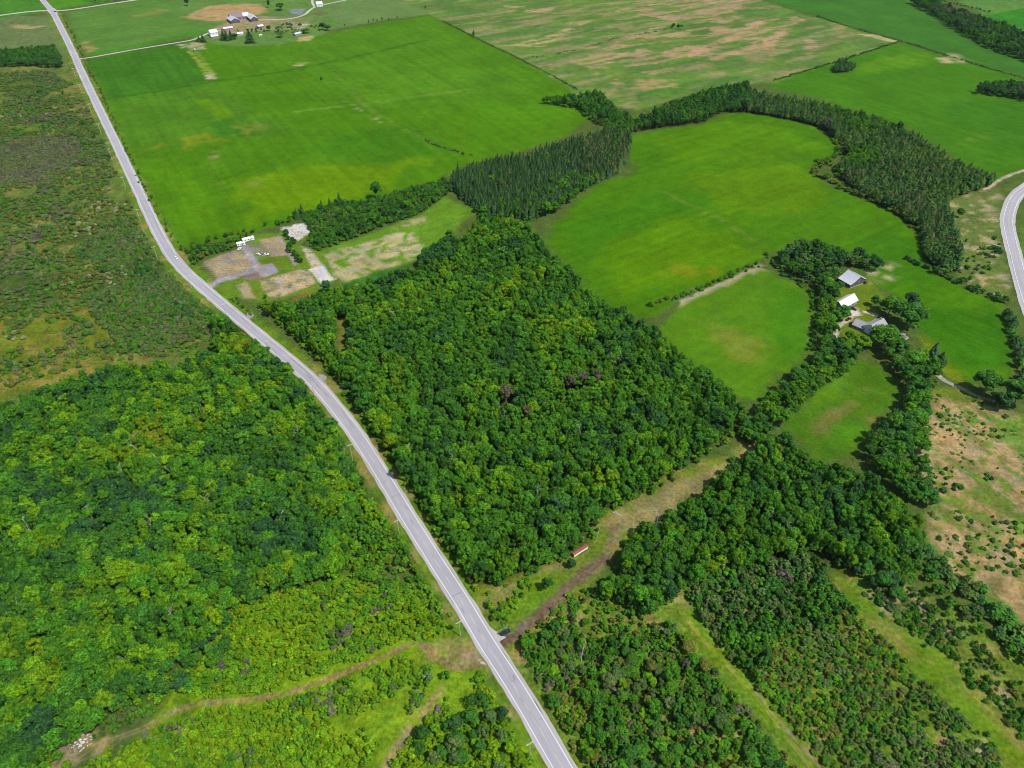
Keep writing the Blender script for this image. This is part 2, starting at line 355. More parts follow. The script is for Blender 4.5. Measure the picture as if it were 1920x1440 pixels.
paint([(1150,20),(1260,0),(1400,-10),(1380,24),(1260,40)], (190,158,118), 6, 10, k=.8, th=.52, ns=14, an=AN)
paint([(1500,70),(1540,72),(1545,100),(1515,95)], (190,152,120), 7, 14, k=.7, th=.5, ns=14, an=AN)
paint([(1610,64),(1640,64),(1682,76),(1676,80)], (196,180,126), 2, 2, k=.9, th=.25, ns=8)
paint([(1180,170),(1400,140),(1430,150),(1300,165),(1200,192)], (76,130,44), 8, 8, k=.7)
paint([(1190,150),(1280,140),(1260,165),(1200,172)], (188,158,104), 7, 14, k=.75, th=.5, ns=12, an=AN)
# fields on the right
paint(POLY['farright'], (70,124,38), 3, 2, coarse=.05, row=(ang((1530,31),(1920,147)), .4))
paint(POLY['corner'], (98,142,60), 3, 2, row=(0, .3))
paint([(1840,30),(2000,0),(2000,85)], (62,138,34), 4, 4)
paint(POLY['right'], (76,130,20), 3, 2, coarse=.05, row=(ang((1527,167),(1707,223)), .5))
paint([(1640,110),(1720,95),(1760,110),(1700,130),(1600,145)], (104,152,20), 14, 14, k=.6)
paint([(1758,108),(1800,102),(1812,116),(1770,120)], (196,178,128), 3, 4, k=.9, th=.38, ns=7)
paint([(1760,200),(1920,180),(1920,300),(1850,280)], (64,122,22), 14, 14, k=.7)
paint([(1810,255),(1850,250),(1840,268),(1815,268)], (122,146,40), 8, 18, k=.6, th=.5, ns=9)
paint(POLY['bowl'], (80,130,12), 3, 2, coarse=.12, row=(ROW2, .55))
paint([(1230,260),(1330,230),(1480,240),(1540,280),(1400,310),(1250,300)], (94,140,8), 14, 14, k=.7)
paint([(1300,330),(1480,300),(1560,370),(1460,400),(1330,400)], (104,142,8), 16, 16, k=.65)
paint([(1050,420),(1250,350),(1330,380),(1200,470),(1090,480)], (68,128,14), 14, 14, k=.7)
paint([(1120,470),(1280,400),(1420,470),(1300,540),(1180,560)], (98,140,6), 14, 14, k=.7)
paint([(1215,510),(1290,495),(1340,490),(1250,530)], (150,142,28), 10, 16, k=.6, th=.48, ns=9)
paint([(1610,440),(1730,440),(1780,520),(1700,540),(1620,490)], (62,120,18), 14, 14, k=.6)
paint([(1730,580),(1880,580),(1890,700),(1800,690),(1730,610)], (60,118,14), 8, 10, k=.85, row=(ang((1700,540),(1850,600)), .8))
paint([(1640,500),(1690,498),(1680,530),(1645,535)], (206,186,140), 4, 6, k=.85, th=.58, ns=4)
paint([(1232,355),(1290,385),(1350,412),(1440,470)], (132,146,50), 2, 3, k=.5, line=1.6, th=.25, ns=7)
paint([(1720,620),(1760,672),(1812,712),(1800,722),(1755,690),(1738,672),(1725,640)], (132,146,26), 3, 3, k=.9)
paint(POLY['seven'], (92,138,22), 3, 2, coarse=.05, row=(ang((1230,600),(1423,501)), .35))
paint([(1300,610),(1380,600),(1450,640),(1420,680),(1340,670)], (134,138,48), 14, 20, k=.7, th=.42, ns=14)
paint([(1440,520),(1515,560),(1515,660),(1470,690)], (70,132,18), 10, 10, k=.7)
paint([(1280,566),(1350,534),(1427,498)], (196,178,140), 1.5, 1, k=.8, line=2.2, th=.25, ns=6)
paint(POLY['glade'], (84,128,24), 4, 3, coarse=.25)
paint([(1510,810),(1570,750),(1620,712),(1632,720),(1600,760),(1540,815)], (136,124,64), 6, 10, k=.8, th=.42, ns=7)
paint([(1600,785),(1640,775),(1645,790),(1615,800)], (150,120,70), 5, 8, k=.8, th=.45, ns=5)
paint([(1500,770),(1560,720),(1600,690),(1560,745)], (104,150,20), 5, 6, k=.7)
paint([(1560,800),(1620,770),(1625,830),(1560,835)], (84,140,24), 6, 6, k=.7)
paint([(1545,700),(1600,690),(1600,715),(1560,735)], (104,152,40), 5, 6, k=.6)
paint(POLY['tan'], (116,142,52), 5, 6, coarse=.6)
paint(POLY['tan'], (190,160,112), 5, 6, k=.9, th=.455, ns=5, an=(ROW3, 1.7))
paint(POLY['tan'], (124,122,62), 5, 6, k=.65, th=.55, ns=3.5)
paint([(1850,770),(1990,800),(1990,900),(1900,850)], (98,140,36), 8, 8, k=.8, th=.35, ns=12)
paint([(1722,800),(1760,740),(1800,760),(1780,880),(1740,940)], (190,164,118), 6, 8, k=.55, th=.5, ns=6)
paint([(1900,975),(1990,970),(1990,1010),(1905,1005)], (92,150,30), 4, 6, k=.7)
# farmyard lawn
paint([(1565,540),(1600,525),(1625,522),(1665,560),(1640,570),(1660,600),(1600,640),(1560,620)], (112,134,32), 4, 4, coarse=.15)
paint([(1740,735),(1810,720),(1830,740),(1790,750),(1755,745)], (122,136,40), 4, 4, k=.9)
# clearing and the woods' floors
paint([(880,1090),(1120,950),(1420,820),(1420,860),(1180,1010),(1000,1210),(930,1200)], (116,136,44), 6, 6, k=1, coarse=.8)
paint([(880,1090),(1120,950),(1420,820),(1420,860),(1180,1010),(1000,1210),(930,1200)], (160,142,90), 6, 6, k=.6, th=.56, ns=7)
paint([(1405,828),(1330,880),(1230,935),(1150,960),(1180,1000),(1260,965),(1330,925),(1415,845)], (158,144,92), 6, 8, k=.85, th=.34, ns=9, coarse=.7)
paint([(1140,965),(1165,970),(1165,1010),(1140,1000)], (158,140,92), 3, 5, k=.8, th=.3, ns=8)
paint([(960,1090),(1040,1065),(1080,1090),(1000,1150),(950,1180),(930,1150)], (108,146,30), 4, 6, k=.9, coarse=.7)
WOODS = woods_outline()
for w in WOODS: paint(w, (74,92,34), 4, 3, k=.9, coarse=.8)
paint([(632,595),(650,600),(652,660),(640,690),(632,650)], (136,138,58), 2, 3, k=.7)
# young growth at the bottom
paint([(430,1130),(640,1088),(760,1100),(850,1190),(900,1260),(1010,1440),(1040,1500),(150,1500),(300,1340)], (128,162,30), 6, 6, coarse=.8)
paint([(430,1130),(640,1088),(760,1100),(850,1190),(900,1260),(1010,1440),(1040,1500),(150,1500),(300,1340)], (92,132,26), 6, 6, k=.7, th=.58, ns=9)
paint([(640,1340),(760,1260),(900,1270),(900,1330),(760,1440),(620,1440)], (128,164,34), 6, 8, k=.7, th=.35, ns=14)
paint([(700,1450),(738,1392),(770,1350),(800,1325),(828,1285),(832,1295),(812,1335),(780,1370),(750,1405),(725,1450)], (184,158,108), 2, 3, k=.85, th=.3, ns=5)
paint([(790,1205),(860,1200),(905,1225),(905,1245),(850,1255),(800,1235)], (158,150,88), 3, 4, k=.85, th=.35, ns=6)
paint([(862,1222),(888,1218),(892,1240),(866,1246)], (188,158,124), 2, 3, k=.85)
paint([(385,1180),(430,1130),(440,1140),(400,1215),(375,1235)], (150,150,50), 3, 4, k=.8)
paint([(110,1450),(100,1420),(140,1380),(200,1375),(190,1410),(140,1440)], (182,160,120), 3, 5, k=.7, th=.46, ns=5)
paint([(730,1030),(748,1040),(740,1075),(730,1070)], (176,168,70), 2, 3, k=.8)
# lower right scrub
paint([(960,1195),(1060,1130),(1180,1100),(1300,1090),(1560,1070),(1640,1060),(1930,1230),(2000,1500),(1050,1500)], (112,140,44), 6, 8, coarse=1.0)
paint([(960,1195),(1060,1130),(1180,1100),(1300,1090),(1560,1070),(1640,1060),(1930,1230),(2000,1500),(1050,1500)], (172,152,96), 6, 8, k=.7, th=.66, ns=9)
paint([(1660,1060),(1760,1140),(1900,1280),(1990,1400),(1920,1390),(1780,1243),(1680,1165),(1620,1110)], (112,132,50), 6, 8, coarse=1)
paint([(1660,1060),(1760,1140),(1900,1280),(1990,1400),(1920,1390),(1780,1243),(1680,1165),(1620,1110)], (188,164,114), 6, 8, k=.8, th=.56, ns=7)
paint([(1110,1185),(1170,1150),(1215,1170),(1210,1200),(1150,1215),(1115,1205)], (128,140,50), 4, 5, k=.85, th=.25, ns=9)
paint([(975,1210),(1000,1205),(1000,1235),(985,1240)], (150,116,86), 2, 3, k=.8)
paint([(1750,1390),(1790,1370),(1800,1400),(1770,1450),(1745,1440)], (180,144,108), 3, 4, k=.85, th=.3, ns=6)
paint([(1860,1385),(1885,1400),(1875,1420),(1840,1430)], (192,168,122), 3, 4, k=.85, th=.3, ns=5)
paint(POLY['ride'], (110,146,26), 3, 2, coarse=.6)
paint(POLY['strip'], (106,140,28), 4, 4, coarse=.55, row=(ROW3, .8))
paint(POLY['strip'], (150,144,70), 4, 4, k=.5, th=.55, ns=7, an=(ROW3, 2.2))
paint([(1660,1190),(1700,1210),(1720,1240),(1690,1225)], (158,140,80), 4, 5, k=.7, th=.3, ns=10)
paint([(1790,1250),(1860,1340),(1910,1395)], (160,144,76), 2, 2, k=.6, line=1.8, th=.3, ns=7)
# beyond the right road
paint([(1780,380),(1850,350),(1880,350),(1875,450),(1895,540),(1880,565),(1830,548),(1795,500),(1775,420)], (110,128,58), 5, 6, coarse=.7)
paint([(1780,380),(1850,350),(1880,350),(1875,450),(1895,540),(1880,565),(1830,548),(1795,500),(1775,420)], (186,170,124), 5, 6, k=.8, th=.62, ns=7)
paint([(1900,480),(1930,400),(2000,380),(2000,640),(1930,600)], (92,132,44), 4, 4, coarse=.4)
# stubble strip and building lot
paint(POLY['stubble'], (106,148,36), 4, 3, coarse=.3, row=(ang((620,510),(780,455)), .6))
paint([(604,478),(762,434),(790,464),(768,490),(640,526),(620,508)], (196,180,132), 5, 6, k=.85, th=.42, ns=5, row=(ang((620,510),(780,455)), 1.0))
paint([(740,420),(790,408),(800,414),(750,430)], (196,178,132), 3, 4, k=.7, th=.4, ns=7)
paint([(598,556),(640,532),(770,494),(770,506),(640,545),(605,565)], (58,122,40), 3, 3, k=.9)
paint(POLY['lot'], (112,142,40), 3, 3, coarse=.4)
LOT = lambda *q: [(350+x/5.486, 380+y/5.486) for x, y in q]
paint(LOT((150,620),(500,490),(560,520),(640,600),(680,680),(310,790)), (176,158,124), 2, 3, k=.95, th=.12, ns=7, coarse=.6)
paint(LOT((150,620),(500,490),(540,520),(300,600)), (170,150,132), 3, 3, k=.8)
paint(LOT((740,800),(1130,690),(1240,700),(1340,840),(1180,910),(950,970),(850,960)), (196,174,134), 2, 3, k=.95, coarse=.6)
paint(LOT((740,800),(1130,690),(1240,700),(1340,840),(1180,910),(950,970),(850,960)), (128,132,78), 3, 3, k=.7, th=.62, ns=5)
paint(LOT((760,390),(950,350),(1060,550),(860,565)), (174,158,124), 2, 3, k=.95, th=.12, ns=6, coarse=.5)
paint(LOT((640,700),(760,645),(885,622),(940,715),(860,745),(770,775),(660,770)), (176,165,164), 1.2, 1.5, k=.97, coarse=.3)
paint(LOT((540,750),(720,700),(790,780),(640,800)), (140,118,98), 2, 2, k=.9)
paint(LOT((930,350),(975,350),(1140,630),(1100,650)), (178,162,146), 1.5, 1, k=1)
paint(LOT((740,580),(1040,570),(1110,670),(930,710),(880,620),(770,630)), (112,138,36), 2, 2, k=.9)
paint(LOT((500,860),(620,810),(720,980),(580,980)), (190,168,128), 2, 3, k=.85, th=.3, ns=4)
paint(LOT((1070,985),(1270,925),(1360,970),(1260,1050),(1120,1020)), (146,122,62), 2, 2, k=.95)
paint(LOT((1250,690),(1400,640),(1520,790),(1390,840)), (226,216,198), 1.5, 2, k=1, coarse=.25)
paint(LOT((1190,450),(1250,460),(1390,640),(1280,680)), (208,192,160), 2, 3, k=.9, th=.3, ns=4)
paint(LOT((960,270),(1080,230),(1230,210),(1275,280),(1160,400),(1060,350)), (226,218,204), 2, 4, k=.95, th=.3, ns=4, coarse=.6)
paint(LOT((600,440),(780,420),(840,470),(830,550),(700,560)), (150,142,112), 2, 3, k=.8, th=.35, ns=4)

def land_cover(P):
    n = len(P); col = np.tile(BASE, (n, 1)); coarse = np.full(n, .6); rowang = np.zeros(n); grain = np.zeros(n)
    W = np.stack([vnoise(P[:, 0], P[:, 1], 26, 3, 3), vnoise(P[:, 0], P[:, 1], 26, 9, 3)], 1) - .5
    for i, (pts, c, soft, warp, k, th, ns, co, row, line, an) in enumerate(LAYERS):
        pad = soft*2 + warp*2 + (line or 0)
        lo, hi = pts.min(0)-pad, pts.max(0)+pad
        sel = np.where(((P >= lo) & (P <= hi)).all(1))[0]
        if not len(sel): continue
        Q = P[sel] + W[sel]*warp*2.2
        if line: a = np.clip((line + soft/2 - dist_lines(Q, pts))/soft, 0, 1)
        else:
            d = dist_lines(Q, pts, True); d = np.where(inside(Q, pts), d, -d)
            a = np.clip(d/soft + .5, 0, 1)
        a = a*a*(3-2*a)
        if co is not None: coarse[sel] = coarse[sel]*(1-a) + co*a
        if row is not None:
            s2 = sel[a > .5]; rowang[s2] = row[0]; grain[sel] = grain[sel]*(1-a) + row[1]*a
        elif co is not None and co > .5: grain[sel] *= (1-a)
        if th is not None:
            qx, qy = P[sel, 0], P[sel, 1]
            if an: qx, qy = (qx*math.cos(an[0])+qy*math.sin(an[0]))/an[1], (-qx*math.sin(an[0])+qy*math.cos(an[0]))*an[1]**.5
            a = a * np.clip((vnoise(qx, qy, ns, 40+i, 4) - th)/.09 + .5, 0, 1)
        a = (a*k)[:, None]; col[sel] = col[sel]*(1-a) + c*a
    u = P[:, 0]*np.cos(rowang) + P[:, 1]*np.sin(rowang); v = -P[:, 0]*np.sin(rowang) + P[:, 1]*np.cos(rowang)
    return col, coarse, np.stack([u, v, grain], 1)
def dress(me, P):
    col, coarse, grain = land_cover(P)
    a = me.attributes.new('cover', 'FLOAT_COLOR', 'POINT'); a.data.foreach_set('color', np.c_[col, np.ones(len(P))].astype(np.float32).ravel())
    a = me.attributes.new('coarse', 'FLOAT', 'POINT'); a.data.foreach_set('value', coarse.astype(np.float32))
    a = me.attributes.new('grain', 'FLOAT_VECTOR', 'POINT'); a.data.foreach_set('vector', grain.astype(np.float32).ravel())

# ------------------------------------------------------------------ ground sheet
def axis(stops):
    out = []
    for a, b, s in stops: out += list(np.arange(a, b, s))
    return np.array(out + [stops[-1][1]])
gx = axis([(-9000,-2000,1000),(-2000,-1200,80),(-1200,-420,7),(-420,420,3),(420,1200,7),(1200,2000,80),(2000,9000,1000)])
gy = axis([(-3000,0,500),(0,90,30),(90,620,3),(620,1650,6),(1650,2400,75),(2400,14000,1500)])
nx, ny = len(gx), len(gy)
XX, YY = np.meshgrid(gx, gy)
GV = np.stack([XX.ravel(), YY.ravel(), np.zeros(nx*ny)], 1)
i0 = (np.arange(ny-1)[:, None]*nx + np.arange(nx-1)[None]).ravel()
GF = np.stack([i0, i0+1, i0+1+nx, i0+nx], 1)
me = bpy.data.meshes.new('ground')
me.vertices.add(len(GV)); me.vertices.foreach_set('co', GV.astype(np.float32).ravel())
me.loops.add(GF.size); me.loops.foreach_set('vertex_index', GF.astype(np.int32).ravel())
me.polygons.add(len(GF)); me.polygons.foreach_set('loop_start', np.arange(0, GF.size, 4, dtype=np.int32))
me.update(calc_edges=True); me.materials.append(M_LAND); dress(me, GV[:, :2])
ground = bpy.data.objects.new('ground', me); ROOT.objects.link(ground); kind(ground, 'structure')

SHEETS = [0]
def sheet(name, poly, z, res, label=None):
    """one field or yard as a sheet of its own, with an uneven edge"""
    z += .006*SHEETS[0]; SHEETS[0] += 1; B = GP(poly); C = []
    for i in range(len(B)):
        a, b = B[i], B[(i+1) % len(B)]; m = max(1, int(np.linalg.norm(b-a)/(res*1.5)))
        C += [a+(b-a)*t for t in np.arange(m)/m]
    C = np.array(C); C = C + (np.stack([vnoise(C[:, 0], C[:, 1], 9, 71, 2), vnoise(C[:, 0], C[:, 1], 9, 77, 2)], 1)-.5)*1.6
    lo, hi = C.min(0), C.max(0)
    X, Y = np.meshgrid(np.arange(lo[0], hi[0], res), np.arange(lo[1], hi[1], res))
    I = np.stack([X.ravel(), Y.ravel()], 1) + rng.uniform(-.2, .2, (X.size, 2))*res
    I = I[inside(I, C)]; I = I[dist_lines(I, C, True) > res*.5]
    nb = len(C); allp = np.r_[C, I]
    v, _e, f, *_ = delaunay_2d_cdt([Vector(p) for p in allp.tolist()], [(i, (i+1) % nb) for i in range(nb)], [list(range(nb))], 1, 1e-4)
    V = np.array([(q[0], q[1]) for q in v])
    o = link_mesh(name, np.c_[V, np.full(len(V), z)], f, M_LAND)
    o.data.flip_normals() if o.data.polygons[0].normal.z < 0 else None
    dress(o.data, V); kind(o, 'structure', label)
    return o
sheet('hay_field', POLY['hay'], .05, 6, 'wide bright green hay field right of the long straight road')
sheet('hay_field', POLY['north'], .05, 9, 'dull green field beyond the pale farm lane')
sheet('hay_field', POLY['bowl'], .05, 7, 'bright green hay field wrapped by the dark conifer belt')
sheet('hay_field', POLY['right'], .05, 9, 'green field behind the curved conifer belt')
sheet('hay_field', POLY['farright'], .05, 12, 'deep green field beyond the straight hedge at the far right')
sheet('hay_field', POLY['seven'], .05, 6, 'yellowish green field between the woodland and the farmhouse trees')
sheet('pasture', POLY['pasture'], .05, 5.5, 'grazed pasture with tan dry patches beyond the hedge')
sheet('pasture', POLY['tan'], .05, 2.5, 'dry tan pasture dotted with small bushes')
sheet('meadow', POLY['glade'], .05, 5, 'small green meadow enclosed by rows of big trees')
sheet('meadow', POLY['meadow_n'], .05, 10, 'pale meadow beyond the far farm')
sheet('stubble_field', POLY['stubble'], .05, 4, 'narrow field with pale stubble rows beside the building lot')
sheet('building_lot', POLY['lot'], .05, 1.6, 'dusty lot of dry grass and gravel beside the road')
sheet('grass_strip', POLY['strip'], .05, 4, 'mown grass strip running between two thickets')
sheet('grass_ride', POLY['ride'], .05, 3, 'narrow green grass ride through the scrub')
sheet('clearing', POLY['clearing'], .05, 3, 'worn grassy clearing beside the woodland')

# ------------------------------------------------------------------ roads, lanes and tracks
def road_material(name, c0, c1, speck=.12):
    m, t, b = new_mat(name)
    pos = N(t, 'NewGeometry').outputs['Position']
    ac = N(t, 'Attribute', attribute_name='across').outputs['Fac']
    al = N(t, 'Attribute', attribute_name='along').outputs['Fac']
    cmb = N(t, 'CombineXYZ'); t.links.new(mathn(t, 'MULTIPLY', al, .012), cmb.inputs[0]); t.links.new(mathn(t, 'MULTIPLY', ac, 1.1), cmb.inputs[1])
    streak = noise(t, cmb.outputs[0], 1.0, 5, .7)
    n1 = noise(t, pos, 2.2, 3, .7); n2 = noise(t, pos, .035, 3)
    c = mixc(t, maprange(t, streak, .3, .7, 0, 1), c0, c1)
    f = mathn(t, 'MULTIPLY', maprange(t, n1, .25, .75, 1-speck, 1+speck), maprange(t, n2, .3, .7, .93, 1.07))
    t.links.new(scale_col(t, c, f), b.inputs['Base Color'])
    b.inputs['Roughness'].default_value = .85; b.inputs['Specular IOR Level'].default_value = .25
    bn = N(t, 'Bump'); bn.inputs['Strength'].default_value = .3; bn.inputs['Distance'].default_value = .05
    t.links.new(n1, bn.inputs['Height']); t.links.new(bn.outputs[0], b.inputs['Normal'])
    return m
def normals2(c):
    d = np.gradient(c, axis=0); d /= np.linalg.norm(d, axis=1)[:, None]
    return np.stack([-d[:, 1], d[:, 0]], 1)
def ribbon(name, c, offs, z, mat, parent=None, rag=0.0, crown=0.0):
    """strip along a centre line; offs: sideways offsets of its rails (left is positive)"""
    nr = normals2(c); s = np.r_[0, np.cumsum(np.linalg.norm(np.diff(c, axis=0), axis=1))]
    offs = list(offs); k = len(offs); V = []
    for j, w in enumerate(offs):
        e = w + ((vnoise(s, s*0+j*37.0, 7, 5, 3)-.5)*2*rag if j in (0, k-1) else 0)
        P = c + nr*(np.asarray(e)*np.ones(len(c)))[:, None]
        V.append(np.c_[P, np.full(len(c), z + crown*(1-abs(w)/max(abs(offs[0]), 1e-6)))])
    V = np.stack(V, 1).reshape(-1, 3); F = []
    for i in range(len(c)-1):
        for j in range(k-1):
            a = i*k+j; F.append((a, a+k, a+k+1, a+1) if offs[0] < offs[-1] else (a, a+1, a+k+1, a+k))
    o = link_mesh(name, V, F, mat, parent)
    if o.data.polygons[0].normal.z < 0: o.data.flip_normals()
    at = o.data.attributes.new('across', 'FLOAT', 'POINT'); at.data.foreach_set('value', np.tile(np.array(offs, np.float32), len(c)))
    at = o.data.attributes.new('along', 'FLOAT', 'POINT'); at.data.foreach_set('value', np.repeat(s, k).astype(np.float32))
    return o
def resample(c, step):
    s = np.r_[0, np.cumsum(np.linalg.norm(np.diff(c, axis=0), axis=1))]; t = np.arange(0, s[-1], step)
    return np.stack([np.interp(t, s, c[:, 0]), np.interp(t, s, c[:, 1])], 1)
M_ASPH = road_material('weathered_asphalt', alb(178,175,180), alb(200,197,203), .09)
M_GRAV = road_material('pale_gravel', alb(188,183,178), alb(212,207,202), .22)
M_YARD = road_material('yard_gravel', alb(162,150,148), alb(188,176,172), .2)
M_LANE = road_material('lane_gravel', alb(196,190,176), alb(222,216,202), .15)
M_DIRT = road_material('dirt', alb(140,112,88), alb(172,146,116), .2)
M_MUD = road_material('damp_dirt', alb(108,86,72), alb(142,114,96), .2)
M_WHITE = plain('line_paint', (.80,.79,.80), .7, vary=.15, scale=.6)
M_YELL = plain('yellow_paint', (.52,.45,.30), .7, vary=.2, scale=.6)
M_TAR = plain('crack_sealant', (.10,.095,.105), .6)
rc = resample(road_c, 3.0)
road = ribbon('road', rc, (-3.75,-1.9,0,1.9,3.75), .26, M_ASPH, crown=.07); kind(road, 'structure', 'long grey asphalt road with white edge lines')
ribbon('gravel_shoulder', rc, (-5.0,-3.7), .22, M_GRAV, road, rag=.55)
ribbon('gravel_shoulder', rc, (3.7,5.0), .22, M_GRAV, road, rag=.55)
ribbon('edge_line', rc, (-3.42,-3.20), .345, M_WHITE, road); ribbon('edge_line', rc, (3.20,3.42), .345, M_WHITE, road)
for i in range(4, len(rc)-4, 4):
    ribbon('centre_dash', rc[i:i+3], (-.09,.09), .39, M_YELL, road)
nr = normals2(rc)
def crack(pts, w=.11, z=.40):
    P = GP(pts); return ribbon('crack_seal', resample(smooth(P, 5), .5) if len(P) > 2 else np.stack([P[0]+(P[1]-P[0])*t for t in np.linspace(0, 1, 9)]) + rng.normal(0, .06, (9, 2)), (-w, w), z, M_TAR, road)
for q in ([(715,907),(725,903)],[(734,935),(752,926)],[(846,1121),(867,1110)],[(955,1272),(960,1280),(968,1272)],[(962,1265),(964,1273),(967,1269)],
          [(976,1310),(982,1319)],[(992,1334),(996,1340)],[(759,949),(766,957)],[(770,975),(775,983)],[(640,769),(652,786),(663,801)],[(575,703),(590,718),(618,746)],
          [(330,478),(345,495),(360,514)],[(286,400),(298,430),(310,450)],[(452,595),(480,622),(487,629)],[(545,672),(575,698),(590,716)],[(865,1140),(868,1146),(871,1152)],
          [(264,374),(275,396)],[(810,1040),(813,1046)],[(896,1180),(899,1187)],[(1012,1349),(1017,1348)],[(912,1205),(915,1213)],[(385,538),(410,560),(440,585)]):
    crack(q)
# crossroads far away
def lane(name, px, hw, z, mat, label=None, rag=.4, n=8, step=3.0):
    c = resample(smooth(GP(px), n), step)
    o = ribbon(name, c, (-hw, -hw*.4, hw*.4, hw), z, mat, rag=rag); kind(o, 'structure', label); return o
lane('side_road', [(-80,42),(0,29),(60,21.5),(96,20),(130,18.5),(200,8),(255,0),(330,-10)], 3.9, .17, M_LANE, 'pale gravel side road meeting the asphalt road at the far crossroads', .6)
lane('farm_lane', [(146,111),(175,107),(250,93.5),(320,82),(360,75),(378,68),(392,62),(410,58),(425,55)], 2.3, .17, M_LANE, 'pale gravel lane leading to the far farm')
lane('farm_lane', [(470,38),(510,37),(545,35),(570,28),(580,20),(592,13),(620,6),(660,-2)], 2.4, .17, M_LANE, 'pale lane curving past the far barns')
lane('farm_lane', [(591,14),(586,6),(585,-6)], 2.2, .18, M_LANE, 'short pale branch of the lane above the far barns')
# right road with a bend
rr = resample(smooth(GP([(1990,318),(1935,346),(1908,366),(1895,390),(1890,417),(1896,450),(1904,480),(1917,530),(1937,592),(1962,650)]), 10), 3.0)
road2 = ribbon('road', rr, (-3.9,-1.9,0,1.9,3.9), .26, M_ASPH, crown=.07); kind(road2, 'structure', 'curving asphalt road with yellow centre line at the right')
ribbon('gravel_shoulder', rr, (-6.6,-3.85), .22, M_GRAV, road2, rag=.5); ribbon('gravel_shoulder', rr, (3.85,5.6), .22, M_GRAV, road2, rag=.5)
ribbon('edge_line', rr, (-3.6,-3.35), .345, M_WHITE, road2); ribbon('edge_line', rr, (3.35,3.6), .345, M_WHITE, road2)
ribbon('centre_line', rr, (-.3,-.12), .40, M_YELL, road2); ribbon('centre_line', rr, (.12,.3), .40, M_YELL, road2)
# dirt tracks: bare earth that fades into the grass at its edges
def track(name, px, hw, z, col, label, ruts=True, step=1.5, k=1.0, seed=0):
    c = resample(smooth(GP(px), 8), step); offs = np.array([-1.9,-1.25,-.85,-.5,-.2,.2,.5,.85,1.25,1.9])*hw
    o = ribbon(name, c, offs, z, M_LAND); V = np.empty(len(o.data.vertices)*3, np.float32); o.data.vertices.foreach_get('co', V); V = V.reshape(-1, 3)[:, :2].astype(float)
    dress(o.data, V)
    cov = np.empty(len(V)*4, np.float32); o.data.attributes['cover'].data.foreach_get('color', cov); cov = cov.reshape(-1, 4)
    u = np.tile(np.abs(offs)/hw, len(c)); s_ = np.repeat(np.arange(len(c))*step, len(offs)).astype(float)
    a = np.clip(1.45-u, 0, 1)*k
    if ruts: a = a*np.where(u < .35, .45, 1.0)
    a = np.clip(a + (vnoise(V[:, 0], V[:, 1], 3.5, 90+seed, 3)-.5)*1.1, 0, 1)*np.clip((1.85-u)/.5, 0, 1)
    cc = alb(*col)*(.75+.5*vnoise(V[:, 0], V[:, 1], 6, 95+seed, 2))[:, None]
    cov[:, :3] = cov[:, :3]*(1-a[:, None]) + cc*a[:, None]
    o.data.attributes['cover'].data.foreach_set('color', cov.ravel()); kind(o, 'structure', label); return o
track('dirt_track', [(930,1210),(950,1200),(967,1193),(985,1176),(1007,1157),(1040,1125),(1083,1085),(1105,1068),(1123,1057),(1140,1040)], 2.6, .19, (130,108,86), 'brown dirt track leading from the road into the clearing', False, seed=1)
track('dirt_track', [(1128,1052),(1144,1030),(1152,1010),(1148,992),(1133,978)], 1.9, .18, (150,128,94), 'faint dirt track curving up through the clearing', k=.7, seed=2)
track('dirt_track', [(915,1240),(900,1247),(880,1253),(860,1253),(838,1246),(815,1228),(793,1212),(773,1208),(748,1218),(723,1230),(673,1250),(640,1264),(585,1284),(533,1301),(477,1311)], 1.05, .19, (156,128,88), 'brown dirt track curving left from the road through young growth', seed=3)
track('dirt_track', [(490,1309),(440,1315),(383,1318),(333,1331),(287,1357),(240,1377),(195,1392),(150,1416),(110,1438),(70,1465)], 1.15, .18, (160,140,92), 'dry track running on to the pale rock pile', k=.85, seed=4)
track('path', [(1275,1145),(1330,1213),(1407,1293),(1467,1370),(1520,1440),(1540,1470)], .8, .18, (168,158,84), 'thin wheel ruts in the grass ride', k=.7, seed=5)
track('path', [(1404,1282),(1425,1308),(1455,1345),(1490,1385),(1530,1430),(1550,1455)], .7, .185, (172,146,112), 'bare dirt edge along the grass ride', False, k=.55, seed=6)
track('track', [(1843,356),(1856,350),(1870,340),(1890,330),(1925,318)], 1.8, .18, (206,186,150), 'pale dirt track along the field corner by the bend', False, 2.0, seed=7)
track('driveway', [(1725,655),(1737,673),(1750,693),(1763,708),(1780,719),(1800,727),(1830,742),(1870,755)], 1.3, .19, (206,188,162), 'pale driveway curving below the farmhouse', seed=8)
FY = lambda *q: [(1500+x/6.26, 470+y/6.26) for x, y in q]
track('driveway', FY((400,1030),(430,930),(500,850),(580,800),(640,740),(720,720),(820,735),(920,775)), 1.7, .19, (214,194,172), 'curved gravel drive between the house and the small barn', False, seed=9)
track('driveway', FY((660,770),(630,710),(595,655)), 3.3, .2, (220,202,186), 'gravel apron before the small barn', False, seed=10)
track('driveway', LOT((225,866),(330,812),(520,752),(700,690),(800,690)), 3.3, .19, (176,164,160), 'grey gravel drive into the building lot', False, seed=21)
track('driveway', LOT((740,700),(660,570),(610,470),(590,430)), 3.6, .195, (180,166,160), 'grey gravel branch up to the white trailers', False, seed=22)
